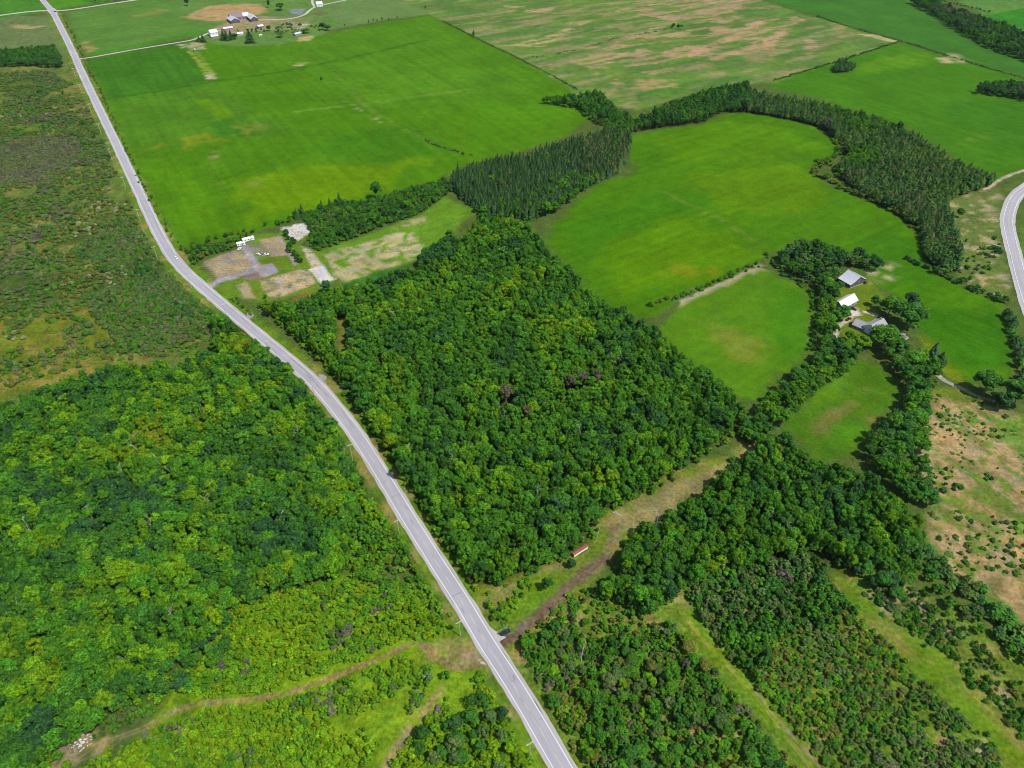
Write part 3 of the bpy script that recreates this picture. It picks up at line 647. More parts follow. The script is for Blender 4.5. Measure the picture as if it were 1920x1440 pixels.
def pad(name, px, z, mat, label):
    P = smooth(GP(px), 4, True); P = P + rng.normal(0, .15, P.shape)
    o = link_mesh(name, np.r_[np.c_[P, np.full(len(P), z)], [[*P.mean(0), z+.02]]], [(i, (i+1) % len(P), len(P)) for i in range(len(P))], mat)
    if o.data.polygons[0].normal.z < 0: o.data.flip_normals()
    for nm, v in (('across', P[:, 0]), ('along', P[:, 1])):
        a = o.data.attributes.new(nm, 'FLOAT', 'POINT'); a.data.foreach_set('value', np.r_[v, v.mean()].astype(np.float32)*.3)
    kind(o, 'structure', label); return o
pad('gravel_pad', [(905,1165),(925,1180),(938,1188),(952,1192),(962,1196),(950,1204),(940,1210),(932,1222),(915,1200)], .18, M_GRAV, 'pale gravel apron beside the parked dark car')
pad('gravel_pad', [(898,1236),(910,1240),(918,1250),(908,1248),(896,1246)], .18, M_GRAV, 'small gravel apron where the left track meets the road')
pad('gravel_pad', [(462,590),(470,583),(476,592),(468,598)], .18, M_YARD, 'small pale gravel culvert apron by the road')
pad('gravel_pad', [(598,702),(612,706),(610,714),(600,714)], .18, M_YARD, 'grey gravel apron at the wood edge by the road')
pad('gravel_pad', [(88,18),(96,15),(104,17),(108,24),(104,29),(95,27)], .19, M_GRAV, 'pale gravel worn corners of the far crossroads')

# ------------------------------------------------------------------ plants: source meshes
_ico = bmesh.new(); bmesh.ops.create_icosphere(_ico, subdivisions=1, radius=1.0)
ICO_V = np.array([v.co[:] for v in _ico.verts]); ICO_F = [tuple(v.index for v in f.verts) for f in _ico.faces]; _ico.free()
def unit(v): return v / (np.linalg.norm(v, axis=-1, keepdims=True) + 1e-9)
class Cards:
    """leaf-sized faces with a brightness each"""
    def __init__(s): s.V, s.F, s.C, s.n = [], [], [], 0
    def quads(s, pos, nrm, size, r, lo=.7, hi=1.3, aspect=.75, shade=None):
        m = len(pos); nrm = unit(nrm)
        a = unit(np.cross(nrm, unit(r.normal(size=(m, 3))))); b = np.cross(nrm, a)
        sz = (size * r.uniform(.65, 1.35, m))[:, None]
        k = r.uniform(-.25, .25, (m, 4, 1))
        q = np.stack([pos - a*sz - b*sz*.35, pos - b*sz*aspect, pos + a*sz + b*sz*.2, pos + b*sz*aspect], 1) * 1.0
        q = q + nrm[:, None, :]*sz[:, None, :]*k
        s.V.append(q.reshape(-1, 3)); i = s.n + np.arange(m)*4
        s.F += list(zip(i, i+1, i+2, i+3)); s.n += 4*m
        s.C += list(r.uniform(lo, hi, m) if shade is None else shade)
    def blob(s, c, rad, r, lo=.55, hi=.75):  # crown filler; shade between the leaves put in as darker leaf colour
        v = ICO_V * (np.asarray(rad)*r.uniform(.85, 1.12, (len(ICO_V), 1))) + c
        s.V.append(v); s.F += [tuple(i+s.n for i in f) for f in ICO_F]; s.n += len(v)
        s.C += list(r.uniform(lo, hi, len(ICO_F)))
    def mesh(s, name, mat):
        me = bpy.data.meshes.new(name)
        me.from_pydata(np.concatenate(s.V).tolist(), [], [tuple(int(i) for i in f) for f in s.F]); me.update()
        me.materials.append(mat)
        a = me.attributes.new('leafv', 'FLOAT', 'FACE'); a.data.foreach_set('value', np.array(s.C, np.float32))
        return me
def sphere_dirs(n, r): return unit(r.normal(size=(n, 3)))
def broadleaf_crown(seed, R=4.6, z0=4.2, z1=14.0, lobes=26, per=70, size=.40, up=.0, core=True, fine=1.0):
    r = np.random.default_rng(seed); K = Cards(); cz, hz = (z0+z1)/2 - .2, (z1-z0)/2
    d = sphere_dirs(lobes*3, r); d = d[d[:, 2] > -.45][:lobes]
    lob = d*np.array([R, R, hz])*r.uniform(.52, .80, (len(d), 1)) + [0, 0, cz]
    lob = np.r_[lob, [[r.normal()*.4, r.normal()*.4, cz+hz*.62]]]
    lob[:, 2] += up*np.maximum(0, 1-np.hypot(lob[:, 0], lob[:, 1])/R)
    rad = R*r.uniform(.20, .35, len(lob))*fine
    for c, q in zip(lob, rad):
        tone = r.uniform(.82, 1.2)
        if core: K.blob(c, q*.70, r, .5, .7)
        e = sphere_dirs(int(per*1.7), r); out = unit(c-[0, 0, cz-hz*.4])
        e = e[(e @ out) > -.35][:int(per*(q/(R*.27))**1.6)]
        pos = c + e*q*r.uniform(.78, 1.12, (len(e), 1))*[1, 1, .88]
        K.quads(pos, e + r.normal(0, .5, e.shape) + [0, 0, .2], size, r, .55*tone, 1.45*tone)
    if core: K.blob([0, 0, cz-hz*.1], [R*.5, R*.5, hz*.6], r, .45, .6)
    return K.mesh('crown', M_LEAF)
def spruce_crown(seed, R=2.4, H=13.0, z0=1.0, tiers=15, per=9, droop=.35, ragged=.25, pine=False):
    r = np.random.default_rng(seed); K = Cards()
    for i in range(tiers):
        t = i/(tiers-1); z = z0 + (H-z0-.5)*t
        rad = R*((1-t)**.85 if not pine else (1-t**2.2)**.7*(.55+.45*min(1, t*3)))*r.uniform(.85, 1.12)+.18
        n = max(4, int(per*(.5+rad/R)))
        th = r.uniform(0, 6.28) + np.arange(n)*6.283/n + r.normal(0, .15, n)
        L = rad*r.uniform(1-ragged, 1+ragged, n)
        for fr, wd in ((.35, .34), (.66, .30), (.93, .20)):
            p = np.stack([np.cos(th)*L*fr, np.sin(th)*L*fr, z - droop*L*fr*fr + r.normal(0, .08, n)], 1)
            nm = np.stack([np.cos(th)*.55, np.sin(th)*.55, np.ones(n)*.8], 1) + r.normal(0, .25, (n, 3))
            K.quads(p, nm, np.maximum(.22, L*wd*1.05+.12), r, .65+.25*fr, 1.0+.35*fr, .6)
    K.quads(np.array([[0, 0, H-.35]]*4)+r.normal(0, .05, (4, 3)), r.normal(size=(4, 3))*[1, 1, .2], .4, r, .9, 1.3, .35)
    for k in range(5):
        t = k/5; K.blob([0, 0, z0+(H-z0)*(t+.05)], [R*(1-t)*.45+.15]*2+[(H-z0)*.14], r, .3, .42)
    return K.mesh('crown', M_NEEDLE)
def shrub_crown(seed, lobes=7, per=26, size=.17, tall=1.0):
    r = np.random.default_rng(seed); K = Cards()
    for i in range(lobes):
        a = r.uniform(0, 6.28); q = r.uniform(.28, .46); rr_ = r.uniform(0, .62)
        c = np.array([math.cos(a)*rr_, math.sin(a)*rr_, (.25+.62*r.uniform(.2, 1)*(1-rr_*.6))*tall])
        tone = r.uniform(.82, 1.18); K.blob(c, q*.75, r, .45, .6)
        e = sphere_dirs(per*2, r); e = e[e[:, 2] > -.35][:per]
        K.quads(c+e*q*r.uniform(.8, 1.15, (len(e), 1)), e+r.normal(0, .4, e.shape)+[0, 0, .2], size, r, .7*tone, 1.3*tone)
    return K.mesh('crown', M_LEAF)
def trunk_mesh(seed, h, r0, limbs=7, spread=2.2, mat=None, bare=False):
    r = np.random.default_rng(seed); m = Mesh(); p = Vector((0, 0, -.2)); segs = 4
    top = []
    for i in range(segs):
        q = Vector((r.normal()*.15*(i+1), r.normal()*.15*(i+1), h*(i+1)/segs))
        m.tube(p, q, r0*(1-i/segs*.72), r0*(1-(i+1)/segs*.72), 7); top.append((p, q)); p = q
    for i in range(limbs):
        k = r.integers(1, segs) if not bare else r.integers(0, segs); a, b = top[k]; s = a.lerp(b, r.uniform(0, 1)); th = r.uniform(0, 6.28)
        L = spread*r.uniform(.6, 1.1)*(1-.12*k); e = s+Vector((math.cos(th)*L, math.sin(th)*L, L*r.uniform(.5, 1.1)))
        m.tube(s, e, r0*.34, r0*.12, 5)
        if bare:
            for j in range(4):
                u = s.lerp(e, r.uniform(.35, 1)); t2 = th+r.normal()*.9; l2 = L*r.uniform(.3, .6)
                w = u+Vector((math.cos(t2)*l2, math.sin(t2)*l2, l2*r.uniform(.3, 1.0))); m.tube(u, w, r0*.15, r0*.05, 4)
                for _ in range(2):
                    t3 = t2+r.normal()*.8; l3 = l2*.6; m.tube(u.lerp(w, r.uniform(.5, 1)), w+Vector((math.cos(t3)*l3, math.sin(t3)*l3, l3*.5)), r0*.08, r0*.03, 3)
    me = bpy.data.meshes.new('trunk'); me.from_pydata([tuple(v) for v in m.v], [], m.f); me.update(); me.materials.append(mat or M_BARK)
    return me

# every kind: list of (trunk mesh, crown mesh) designed around the size given in SPEC (height, crown radius)
SRC = {}
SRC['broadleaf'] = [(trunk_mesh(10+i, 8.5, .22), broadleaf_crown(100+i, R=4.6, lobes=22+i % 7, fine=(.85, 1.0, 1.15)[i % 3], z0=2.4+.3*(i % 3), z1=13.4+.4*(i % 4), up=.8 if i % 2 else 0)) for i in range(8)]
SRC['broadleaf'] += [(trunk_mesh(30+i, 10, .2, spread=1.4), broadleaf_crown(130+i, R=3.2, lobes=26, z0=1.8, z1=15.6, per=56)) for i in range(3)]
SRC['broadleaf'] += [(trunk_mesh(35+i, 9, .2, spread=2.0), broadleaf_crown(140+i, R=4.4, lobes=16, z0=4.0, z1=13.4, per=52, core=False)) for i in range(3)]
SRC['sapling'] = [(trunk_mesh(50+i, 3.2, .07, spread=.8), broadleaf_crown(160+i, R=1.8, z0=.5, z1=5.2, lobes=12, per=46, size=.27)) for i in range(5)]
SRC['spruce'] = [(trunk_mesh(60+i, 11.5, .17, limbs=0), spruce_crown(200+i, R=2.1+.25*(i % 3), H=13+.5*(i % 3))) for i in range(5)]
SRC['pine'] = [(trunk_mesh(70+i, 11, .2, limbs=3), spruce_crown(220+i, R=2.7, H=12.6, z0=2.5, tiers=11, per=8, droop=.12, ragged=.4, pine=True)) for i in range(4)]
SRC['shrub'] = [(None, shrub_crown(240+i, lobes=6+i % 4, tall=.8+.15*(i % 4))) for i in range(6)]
SRC['dead'] = [(trunk_mesh(90+i, 11-i % 3, .13, limbs=10, spread=2.0, mat=M_DEADWOOD, bare=True), None) for i in range(4)]

# leaf colours as albedo
TINT = dict(mid=(.076,.225,.014), dark=(.052,.170,.020), deep=(.038,.120,.032), bright=(.132,.290,.010), lime=(.175,.310,.006), gold=(.215,.260,.012),
            olive=(.150,.180,.028), grey=(.165,.185,.085), sage=(.110,.185,.045), plum=(.142,.140,.088), brown=(.150,.138,.074),
            spruce=(.044,.112,.026), bluespruce=(.056,.128,.046), pine=(.078,.150,.024), rust=(.090,.118,.036), pale=(.28,.31,.15), blossom=(.58,.58,.54))
ZONES = {}
PLANTS = []     # dict rows: kind, zone, x, y, height scale, width scale, rot, variant, tint, tone
def add_plants(kind_, zone, P, hs, ws, pal, cluster=22, seed=0, tilt=0):
    names, wts = zip(*pal); wts = np.cumsum(np.array(wts, float)/sum(wts))
    r = np.random.default_rng(1000+seed+len(PLANTS))
    for x, y in P:
        u = .62*float(vnoise(np.array([x]), np.array([y]), cluster, seed+5, 2)[0]) + .38*r.uniform()
        u = min(max((u-.5)*1.55+.5, 0), .9999)
        nm = names[int(np.searchsorted(wts, u))]
        s = r.normal(1, .10)
        PLANTS.append(dict(kind=kind_, zone=zone, x=x, y=y, h=r.uniform(*hs)*s, w=r.uniform(*ws)*s, rot=r.uniform(0, 6.283),
                           var=int(r.integers(0, len(SRC[kind_]))), tone=nm, tint=np.array(TINT[nm])*r.uniform(.82, 1.2)*r.uniform(.92, 1.08, 3)))
KEEP = []
def scatter(poly, sp, jit=.42, thin=0.0, thin_ns=25, seed=0, avoid=8.0, px=True):
    B = GP(poly) if px else np.asarray(poly); lo, hi = B.min(0), B.max(0); r = np.random.default_rng(seed)
    X, Y = np.meshgrid(np.arange(lo[0], hi[0]+sp, sp), np.arange(lo[1], hi[1]+sp, sp*.87))
    X = X + (np.arange(X.shape[0]) % 2)[:, None]*sp/2
    P = np.stack([X.ravel(), Y.ravel()], 1) + r.uniform(-jit, jit, (X.size, 2))*sp
    P = P[inside(P, B)]
    if len(P) and avoid: P = P[dist_lines(P, road_c) > avoid]
    for c, q in KEEP:
        if len(P): P = P[((P-c)**2).sum(1) > q*q]
    if thin and len(P): P = P[vnoise(P[:, 0], P[:, 1], thin_ns, seed+3, 2) > thin]
    return P
def along(px, sp, width, seed=0, gap=0.0):
    c = resample(smooth(GP(px), 6), sp); r = np.random.default_rng(seed)
    c = c + r.uniform(-.35, .35, c.shape)*sp + r.uniform(-width, width, c.shape)*.5
    return c[r.uniform(size=len(c)) > gap]
CLEAR = [GP(q) for q in ([(630,595),(652,600),(656,665),(640,695),(628,650)], POLY['lot'], POLY['stubble'])]
def without(P, polys):
    k = np.ones(len(P), bool)
    for q in polys: k &= ~inside(P, q)
    return P[k]
def off_lines(P, px, d):
    return P[dist_lines(P, smooth(GP(px), 6)) > d]

# room for trees that stand out
DEAD = [(262,850),(375,800),(392,795),(270,860),(160,845),(330,905),(560,830),(640,885),(235,905),(310,890),(120,1140),(215,1100),(330,1170),(480,790),(180,985),(70,1010),(290,1000),(400,960),(520,1000),(560,905),(40,1160),(240,1250),
 (700,640),(745,610),(840,890),(930,780),(945,800),(1010,950),(1150,700),(1160,690),(770,870),(680,665),(1095,830),(1200,860),(980,640),(1230,990),(1220,1040),(1440,985),(1090,1240),(1470,1010)]
for q in DEAD: KEEP.append((G(*q), 2.6))
for q, d in (((950,758),5.5),((985,790),4.5),((1068,735),4.5),((1092,728),4.5),((1118,724),4.5),((1025,1106),4),((1070,1065),4)): KEEP.append((G(*q), d)); KEEP.append((G(*q)+[0,-5], d*.8))
for q, d in (((1697,612),9),((1664,590),6),((1702,580),5),((1718,598),5),((1637,574),4),((1578,596),6),((1653,650),8),((1677,668),6),((1612,655),5),((1590,640),4),((1843,738),9),((1897,760),9),((1868,765),6),((1640,508),5),
    ((1600,518),12),((1582,534),9),((1572,575),6),((1588,560),10),((1610,606),8),((1648,608),9),((1690,636),6),((1748,668),4),((1762,680),4)): KEEP.append((G(*q), d))
# woods ------------------------------------------------------------
P = scatter(WW, 3.7, seed=201, avoid=11)
add_plants('sapling', 'west_under', P, (.9,1.6), (.9,1.4), [('dark',2),('mid',3),('bright',1.4)], 18, 201)
P = scatter(WW, 4.4, jit=.48, thin=.13, thin_ns=11, seed=1, avoid=11)
add_plants('broadleaf', 'west', P, (.6,.98), (.4,1.12), [('deep',1.1),('dark',2.6),('mid',2.6),('bright',2.6),('lime',2.2),('gold',.4)], 26, 1)
P = scatter([(420,590),(470,620),(560,700),(640,830),(700,960),(735,1010),(700,1060),(670,960),(600,830),(520,720),(430,640)], 4.2, seed=2, avoid=10.5)
add_plants('sapling', 'west_edge', P, (.8,1.4), (.9,1.5), [('dark',1),('mid',2.5),('bright',3),('lime',1.5)], 14, 2)
P = without(scatter(EW, 3.7, seed=203, avoid=10), CLEAR)
add_plants('sapling', 'east_under', P, (.9,1.6), (.9,1.4), [('deep',.6),('dark',2.4),('mid',3),('bright',1)], 18, 203)
P = without(scatter(EW, 4.2, jit=.48, thin=.12, thin_ns=13, seed=3, avoid=10), CLEAR)
add_plants('broadleaf', 'east', P, (.6,.98), (.38,.98), [('deep',.8),('dark',2.6),('mid',4.2),('bright',2.6),('lime',.7)], 24, 3)
P = without(scatter([(480,575),(560,570),(640,545),(650,600),(640,680),(600,665),(540,612)], 4.0, seed=4, avoid=10), CLEAR)
add_plants('sapling', 'east_edge', P, (.9,1.5), (.9,1.5), [('dark',1),('mid',2),('bright',3),('lime',2)], 14, 4)
P = along([(520,598),(600,676),(660,745),(735,868),(800,965),(860,1058),(910,1135),(935,1165)], 2.6, 3.5, 5)
P = P[dist_lines(P, road_c) > 8.2]
add_plants('sapling', 'east_edge', P, (.5,1.1), (.7,1.2), [('mid',2),('bright',3),('lime',1.5),('olive',.7)], 14, 5)
P = off_lines(scatter(SE, 3.8, seed=206), [(1537,1050),(1575,1090),(1620,1140)], 4)
add_plants('sapling', 'southeast_under', P, (.8,1.5), (.9,1.4), [('dark',2.4),('mid',3),('sage',.8)], 18, 206)
P = off_lines(scatter(SE, 4.7, jit=.48, thin=.14, thin_ns=14, seed=6), [(1537,1050),(1575,1090),(1620,1140)], 5)
add_plants('broadleaf', 'southeast', P, (.6,.98), (.5,.95), [('deep',.8),('dark',2.4),('mid',4),('bright',2),('lime',.4)], 24, 6)
P = scatter([(1556,1040),(1640,1050),(1705,1078),(1690,1128),(1632,1108),(1592,1078)], 5.2, seed=106)
add_plants('broadleaf', 'southeast', P, (.5,.85), (.6,.95), [('deep',1),('dark',3),('mid',3),('sage',1)], 16, 106)
P = scatter([(1540,1085),(1580,1130),(1600,1150),(1570,1160),(1530,1110)], 4.0, seed=107)
add_plants('sapling', 'scrub_right', P, (.8,1.3), (.9,1.4), [('dark',2),('mid',3),('sage',1)], 16, 107)
SE2 = [(985,1215),(1050,1165),(1100,1210),(1180,1190),(1245,1170),(1270,1180),(1330,1260),(1400,1330),(1450,1390),(1490,1450),(1520,1500),(1120,1500),(1075,1415),(1020,1320)]
P = scatter(SE2, 4.6, thin=.34, thin_ns=12, seed=7, avoid=9)
add_plants('broadleaf', 'south', P, (.28,.58), (.35,.72), [('deep',.5),('dark',2.4),('mid',3.6),('sage',1.6),('olive',.6),('bright',1.8),('plum',.2)], 16, 7)
P = scatter(SE2, 3.0, seed=8, avoid=7.5)
add_plants('sapling', 'south_under', P, (.35,.9), (.55,1.2), [('plum',.5),('sage',1.4),('dark',.8),('mid',3),('olive',1.4),('bright',2)], 14, 8)
P = np.r_[along([(930,1105),(1010,1065),(1095,1022),(1116,980),(1136,960),(1200,928),(1265,888),(1380,808)], 2.2, 7, 221), along([(1118,1122),(1160,1085),(1188,1024),(1224,990),(1308,955),(1360,896),(1405,856)], 2.2, 7, 222)]
P = P[((P-G(1087,1034))**2).sum(1) > 49]
add_plants('sapling', 'clearing_edge', P, (.25,1.1), (.5,1.3), [('dark',1.4),('mid',3),('bright',2),('olive',.6)], 12, 221)
# young bright growth by the left track
YS = [(440,1142),(560,1100),(640,1092),(700,1075),(745,1090),(800,1150),(845,1190),(790,1200),(760,1196),(700,1225),(600,1265),(480,1300),(400,1308),(345,1300),(300,1290),(330,1262),(395,1225)]
LT = [(915,1240),(880,1253),(838,1246),(793,1212),(773,1208),(723,1230),(640,1264),(533,1301),(477,1311),(383,1318),(333,1331),(287,1357),(195,1392),(110,1438)]
P = off_lines(scatter(YS, 2.5, thin=.2, thin_ns=9, seed=9, avoid=10), LT, 2.4)
add_plants('sapling', 'young', P, (.35,.85), (.5,1.25), [('plum',.8),('sage',.8),('mid',1.4),('bright',4),('lime',4.5)], 15, 9)
YS2 = [(205,1410),(300,1362),(400,1330),(480,1324),(560,1306),(640,1280),(720,1250),(770,1225),(810,1250),(850,1268),(905,1268),(940,1320),(985,1400),(1010,1450),(1040,1500),(120,1500),(150,1450)]
P = off_lines(scatter(YS2, 2.6, thin=.36, thin_ns=10, seed=10, avoid=9.5), LT, 2.6)
P = off_lines(P, [(713,1437),(740,1390),(803,1327),(827,1290)], 4)
add_plants('sapling', 'young_low', P, (.3,.8), (.45,1.25), [('grey',1.0),('sage',.8),('dark',.4),('mid',1.4),('bright',4),('lime',4)], 15, 10)
P = scatter([(655,930),(690,935),(745,1010),(795,1090),(850,1185),(800,1190),(740,1100),(660,1090),(640,1060)], 3.0, thin=.24, thin_ns=10, seed=11, avoid=10)
add_plants('sapling', 'west_edge', P, (.4,1.2), (.6,1.3), [('dark',1),('sage',.6),('mid',2.4),('bright',3.4),('lime',2)], 13, 11)
P = scatter([(800,1340),(930,1300),(985,1420),(1000,1470),(760,1470)], 6.5, thin=.3, thin_ns=14, seed=12, avoid=10)
add_plants('broadleaf', 'young_low', P, (.42,.62), (.5,.75), [('deep',1),('dark',2),('sage',1.5),('lime',1.2)], 12, 12)
P = scatter([(300,1240),(400,1180),(440,1140),(430,1230),(350,1300),(280,1310)], 5.0, seed=13)
add_plants('broadleaf', 'west', P, (.4,.62), (.5,.8), [('deep',1),('dark',2),('mid',2)], 12, 13)
P = off_lines(scatter([(120,1450),(190,1385),(290,1335),(335,1285),(290,1295),(190,1352),(110,1410),(60,1480)], 2.8, thin=.36, thin_ns=9, seed=113), LT, 2.6)
P = P[((P-G(152,1390))**2).sum(1) > 30]
add_plants('sapling', 'young_low', P, (.3,.9), (.5,1.2), [('sage',1),('dark',1),('mid',2),('bright',2.5),('lime',1)], 12, 113)
# lower right scrub
SCR = [(1285,1118),(1300,1085),(1345,1075),(1430,1058),(1500,1035),(1535,1055),(1560,1095),(1600,1158),(1690,1248),(1780,1332),(1850,1395),(1870,1440),(1880,1500),(1590,1500),(1545,1430),(1490,1362),(1420,1282),(1345,1205)]
P = np.r_[scatter(SCR, 2.4, thin=.24, thin_ns=7, seed=14), along([(1560,1095),(1600,1158),(1690,1248),(1780,1332),(1850,1395),(1870,1440)], 1.8, 5, 214), along([(1345,1205),(1420,1282),(1490,1362),(1545,1430),(1590,1500)], 1.9, 4, 215)]
add_plants('sapling', 'scrub_right', P, (.26,.62), (.45,1.0), [('plum',.2),('grey',.6),('sage',4),('dark',.6),('mid',3.2),('olive',1.8),('bright',2)], 20, 14)
P = scatter([(1285,1118),(1310,1080),(1430,1052),(1520,1035),(1545,1075),(1560,1180),(1440,1200),(1420,1282),(1345,1205)], 4.2, thin=.15, thin_ns=12, seed=15)
add_plants('sapling', 'scrub_right', P, (.9,1.4), (1.0,1.6), [('plum',.25),('sage',1.6),('dark',2),('mid',3)], 20, 15)
SCR2 = [(1690,1075),(1740,1120),(1830,1200),(1920,1290),(1990,1360),(1990,1420),(1925,1385),(1865,1325),(1785,1238),(1690,1168),(1625,1115),(1650,1090)]
P = np.r_[scatter(SCR2, 2.6, thin=.24, thin_ns=9, seed=16), along([(1625,1115),(1690,1168),(1785,1238),(1865,1325),(1925,1385)], 2.4, 6, 216)]
add_plants('shrub', 'scrub_right', P, (.7,2.8), (.8,2.4), [('sage',2),('dark',1.4),('mid',3),('olive',1.8),('bright',.8)], 14, 16)
P = along([(1690,1000),(1740,1050),(1780,1080),(1830,1120),(1880,1170),(1930,1220),(1990,1280)], 2.8, 13, 17)
P = np.r_[P, along([(1690,1010),(1740,1058),(1800,1110),(1880,1180),(1950,1250)], 2.8, 13, 18)]
add_plants('pine', 'cedar_row', P, (.34,.55), (.75,1.15), [('dark',2),('spruce',1),('pine',2.4),('olive',.6)], 20, 17)
P = along([(1670,1020),(1720,1070),(1780,1120),(1850,1190),(1930,1270)], 4, 9, 19)
add_plants('sapling', 'cedar_row', P, (.7,1.3), (.9,1.5), [('dark',2),('mid',3),('sage',1)], 14, 19)
# bushes on the tan pasture
P = scatter(POLY['tan'], 4.4, thin=.5, thin_ns=12, seed=20)
add_plants('shrub', 'tan_pasture', P, (.3,2.0), (.3,2.3), [('dark',1.5),('mid',2.5),('sage',1.5),('olive',1)], 12, 20)
# meadow rows by the farmhouse
P = scatter([(1588,642),(1610,660),(1600,690),(1548,728),(1495,772),(1462,802),(1440,818),(1400,838),(1386,812),(1405,775),(1465,728),(1520,690),(1545,655)], 5.6, seed=21)
add_plants('broadleaf', 'meadow_row', P, (.55,.9), (.6,1.0), [('deep',1),('dark',3),('mid',3),('bright',1.4)], 18, 21)
P = scatter([(1640,662),(1690,690),(1725,672),(1748,705),(1742,740),(1738,790),(1722,830),(1728,890),(1740,950),(1700,950),(1650,905),(1620,872),(1640,820),(1688,782),(1700,745),(1690,715)], 6.6, seed=22)
add_plants('broadleaf', 'meadow_row', P, (.75,1.05), (.9,1.3), [('deep',1.2),('dark',3),('mid',3),('bright',1.2)], 18, 22)
P = scatter([(1530,545,6),(1560,500,6),(1580,520),(1570,560),(1565,610),(1568,650),(1540,660),(1528,620)], 5.2, seed=23)
add_plants('broadleaf', 'house_row', P, (.5,.85), (.55,.85), [('deep',1.2),('dark',3),('mid',2.4),('bright',1.2)], 14, 23)
P = scatter([(1450,492),(1480,468),(1520,462),(1575,484),(1640,495),(1630,508),(1590,505),(1570,528),(1545,552),(1500,530)], 5.4, seed=24)
add_plants('broadleaf', 'house_row', P, (.5,.8), (.6,.95), [('plum',.6),('deep',2),('dark',2.4),('sage',1.2),('mid',1.4)], 14, 24)
# conifer block and belt
P = scatter(CB, 3.5, jit=.42, seed=25)
add_plants('spruce', 'conifer_block', P, (.72,1.02), (.95,1.4), [('rust',1.4),('spruce',4.4),('bluespruce',2.2),('pine',1)], 70, 25)
P = scatter(CB, 24, seed=125)
add_plants('broadleaf', 'conifer_block', P, (.8,1.0), (.5,.8), [('mid',2),('sage',2),('bright',1)], 16, 125)
P = scatter([(1080,262,8),(1150,236,11),(1180,256,6),(1176,290),(1160,326),(1110,330)], 4.6, seed=26)
add_plants('pine', 'conifer_block', P, (.75,1.05), (.95,1.3), [('rust',1.8),('spruce',2)], 40, 26)
P = scatter([(1045,350),(1110,325),(1120,342),(1070,380),(1042,405),(1000,410),(905,405),(890,398),(960,398)], 6.0, seed=27)
add_plants('broadleaf', 'conifer_block', P, (.55,.9), (.6,.95), [('dark',2),('mid',3),('sage',1.5),('bright',.8)], 16, 27)
P = scatter(BELT, 4.0, jit=.45, thin=.1, thin_ns=16, seed=28)
Bx = to_px(P[:, 0], P[:, 1])[0]
add_plants('broadleaf', 'belt', P[Bx < 1400][::1], (.6,.95), (.5,.8), [('deep',2),('dark',4),('mid',2.2),('sage',.8),('bright',.6)], 26, 28)
Q = P[Bx >= 1400]; rb = np.random.default_rng(5); mk = vnoise(Q[:, 0], Q[:, 1], 45, 8, 2) + rb.normal(0, .08, len(Q))
add_plants('pine', 'belt', Q[mk > .42], (.6,1.0), (.8,1.25), [('rust',1.6),('spruce',3),('pine',4)], 45, 29)
add_plants('broadleaf', 'belt', Q[mk <= .42], (.55,.85), (.5,.8), [('plum',.6),('dark',3),('mid',3),('bright',1)], 30, 30)
P = np.r_[along([(1560,262),(1575,285),(1540,312),(1525,325)], 3.5, 6, 31), along([(1525,328),(1570,348),(1630,374),(1690,404),(1722,432)], 3.2, 7, 32), along([(1530,306),(1570,315),(1600,330),(1560,335)], 4, 14, 33)]
add_plants('sapling', 'belt_edge', P, (.5,1.1), (1.0,1.9), [('dark',1),('mid',2),('olive',2),('bright',2)], 26, 31)
P = scatter([(1005,192,4),(1030,178,8),(1080,178,8),(1120,172,6),(1150,200,4),(1165,222,4),(1130,232),(1085,206),(1030,196)], 5.2, seed=34)
add_plants('broadleaf', 'north_clump', P, (.5,.85), (.55,.85), [('deep',1),('dark',3),('mid',3),('sage',1)], 20, 34)
P = scatter([(1090,215),(1180,215),(1200,245),(1180,255),(1130,240)], 4.6, seed=35)
add_plants('sapling', 'north_clump', P, (.7,1.4), (.9,1.6), [('dark',2),('mid',3),('sage',1.5)], 20, 35)
# shrub strip below the hay field
P = without(scatter([(572,405),(640,380),(700,378),(760,358),(832,338),(848,358),(800,398),(720,424),(660,455),(640,472),(585,472),(575,440)], 3.6, seed=36), CLEAR)
add_plants('sapling', 'field_strip', P, (.5,1.1), (.8,1.4), [('deep',1),('dark',3),('mid',3),('sage',1)], 20, 36)
P = along([(588,462),(620,452),(655,440),(690,425),(760,395),(810,372)], 6.5, 9, 37)
add_plants('broadleaf', 'field_strip', P, (.55,.85), (.55,.85), [('deep',1),('dark',3),('mid',3),('bright',.8)], 20, 37)
P = along([(348,466),(400,452),(440,440),(500,428),(540,415),(570,402)], 4.2, 6, 38, .15)
add_plants('sapling', 'field_strip', P, (.6,1.2), (.8,1.3), [('gold',.5),('olive',1),('dark',2),('mid',3)], 14, 38)
P = scatter([(350,470),(430,455),(470,440),(440,465),(375,488),(365,500),(385,520),(405,535),(400,540),(350,490)], 3.8, seed=39, avoid=9)
add_plants('sapling', 'field_strip', P, (.5,1.1), (.8,1.3), [('olive',1),('dark',2),('mid',3),('bright',1)], 14, 39)
P = without(scatter([(780,485),(810,470),(850,445),(870,470),(850,500),(790,505)], 5, seed=40), CLEAR)
add_plants('broadleaf', 'east', P, (.5,.8), (.6,.9), [('deep',2),('dark',3),('mid',2)], 20, 40)
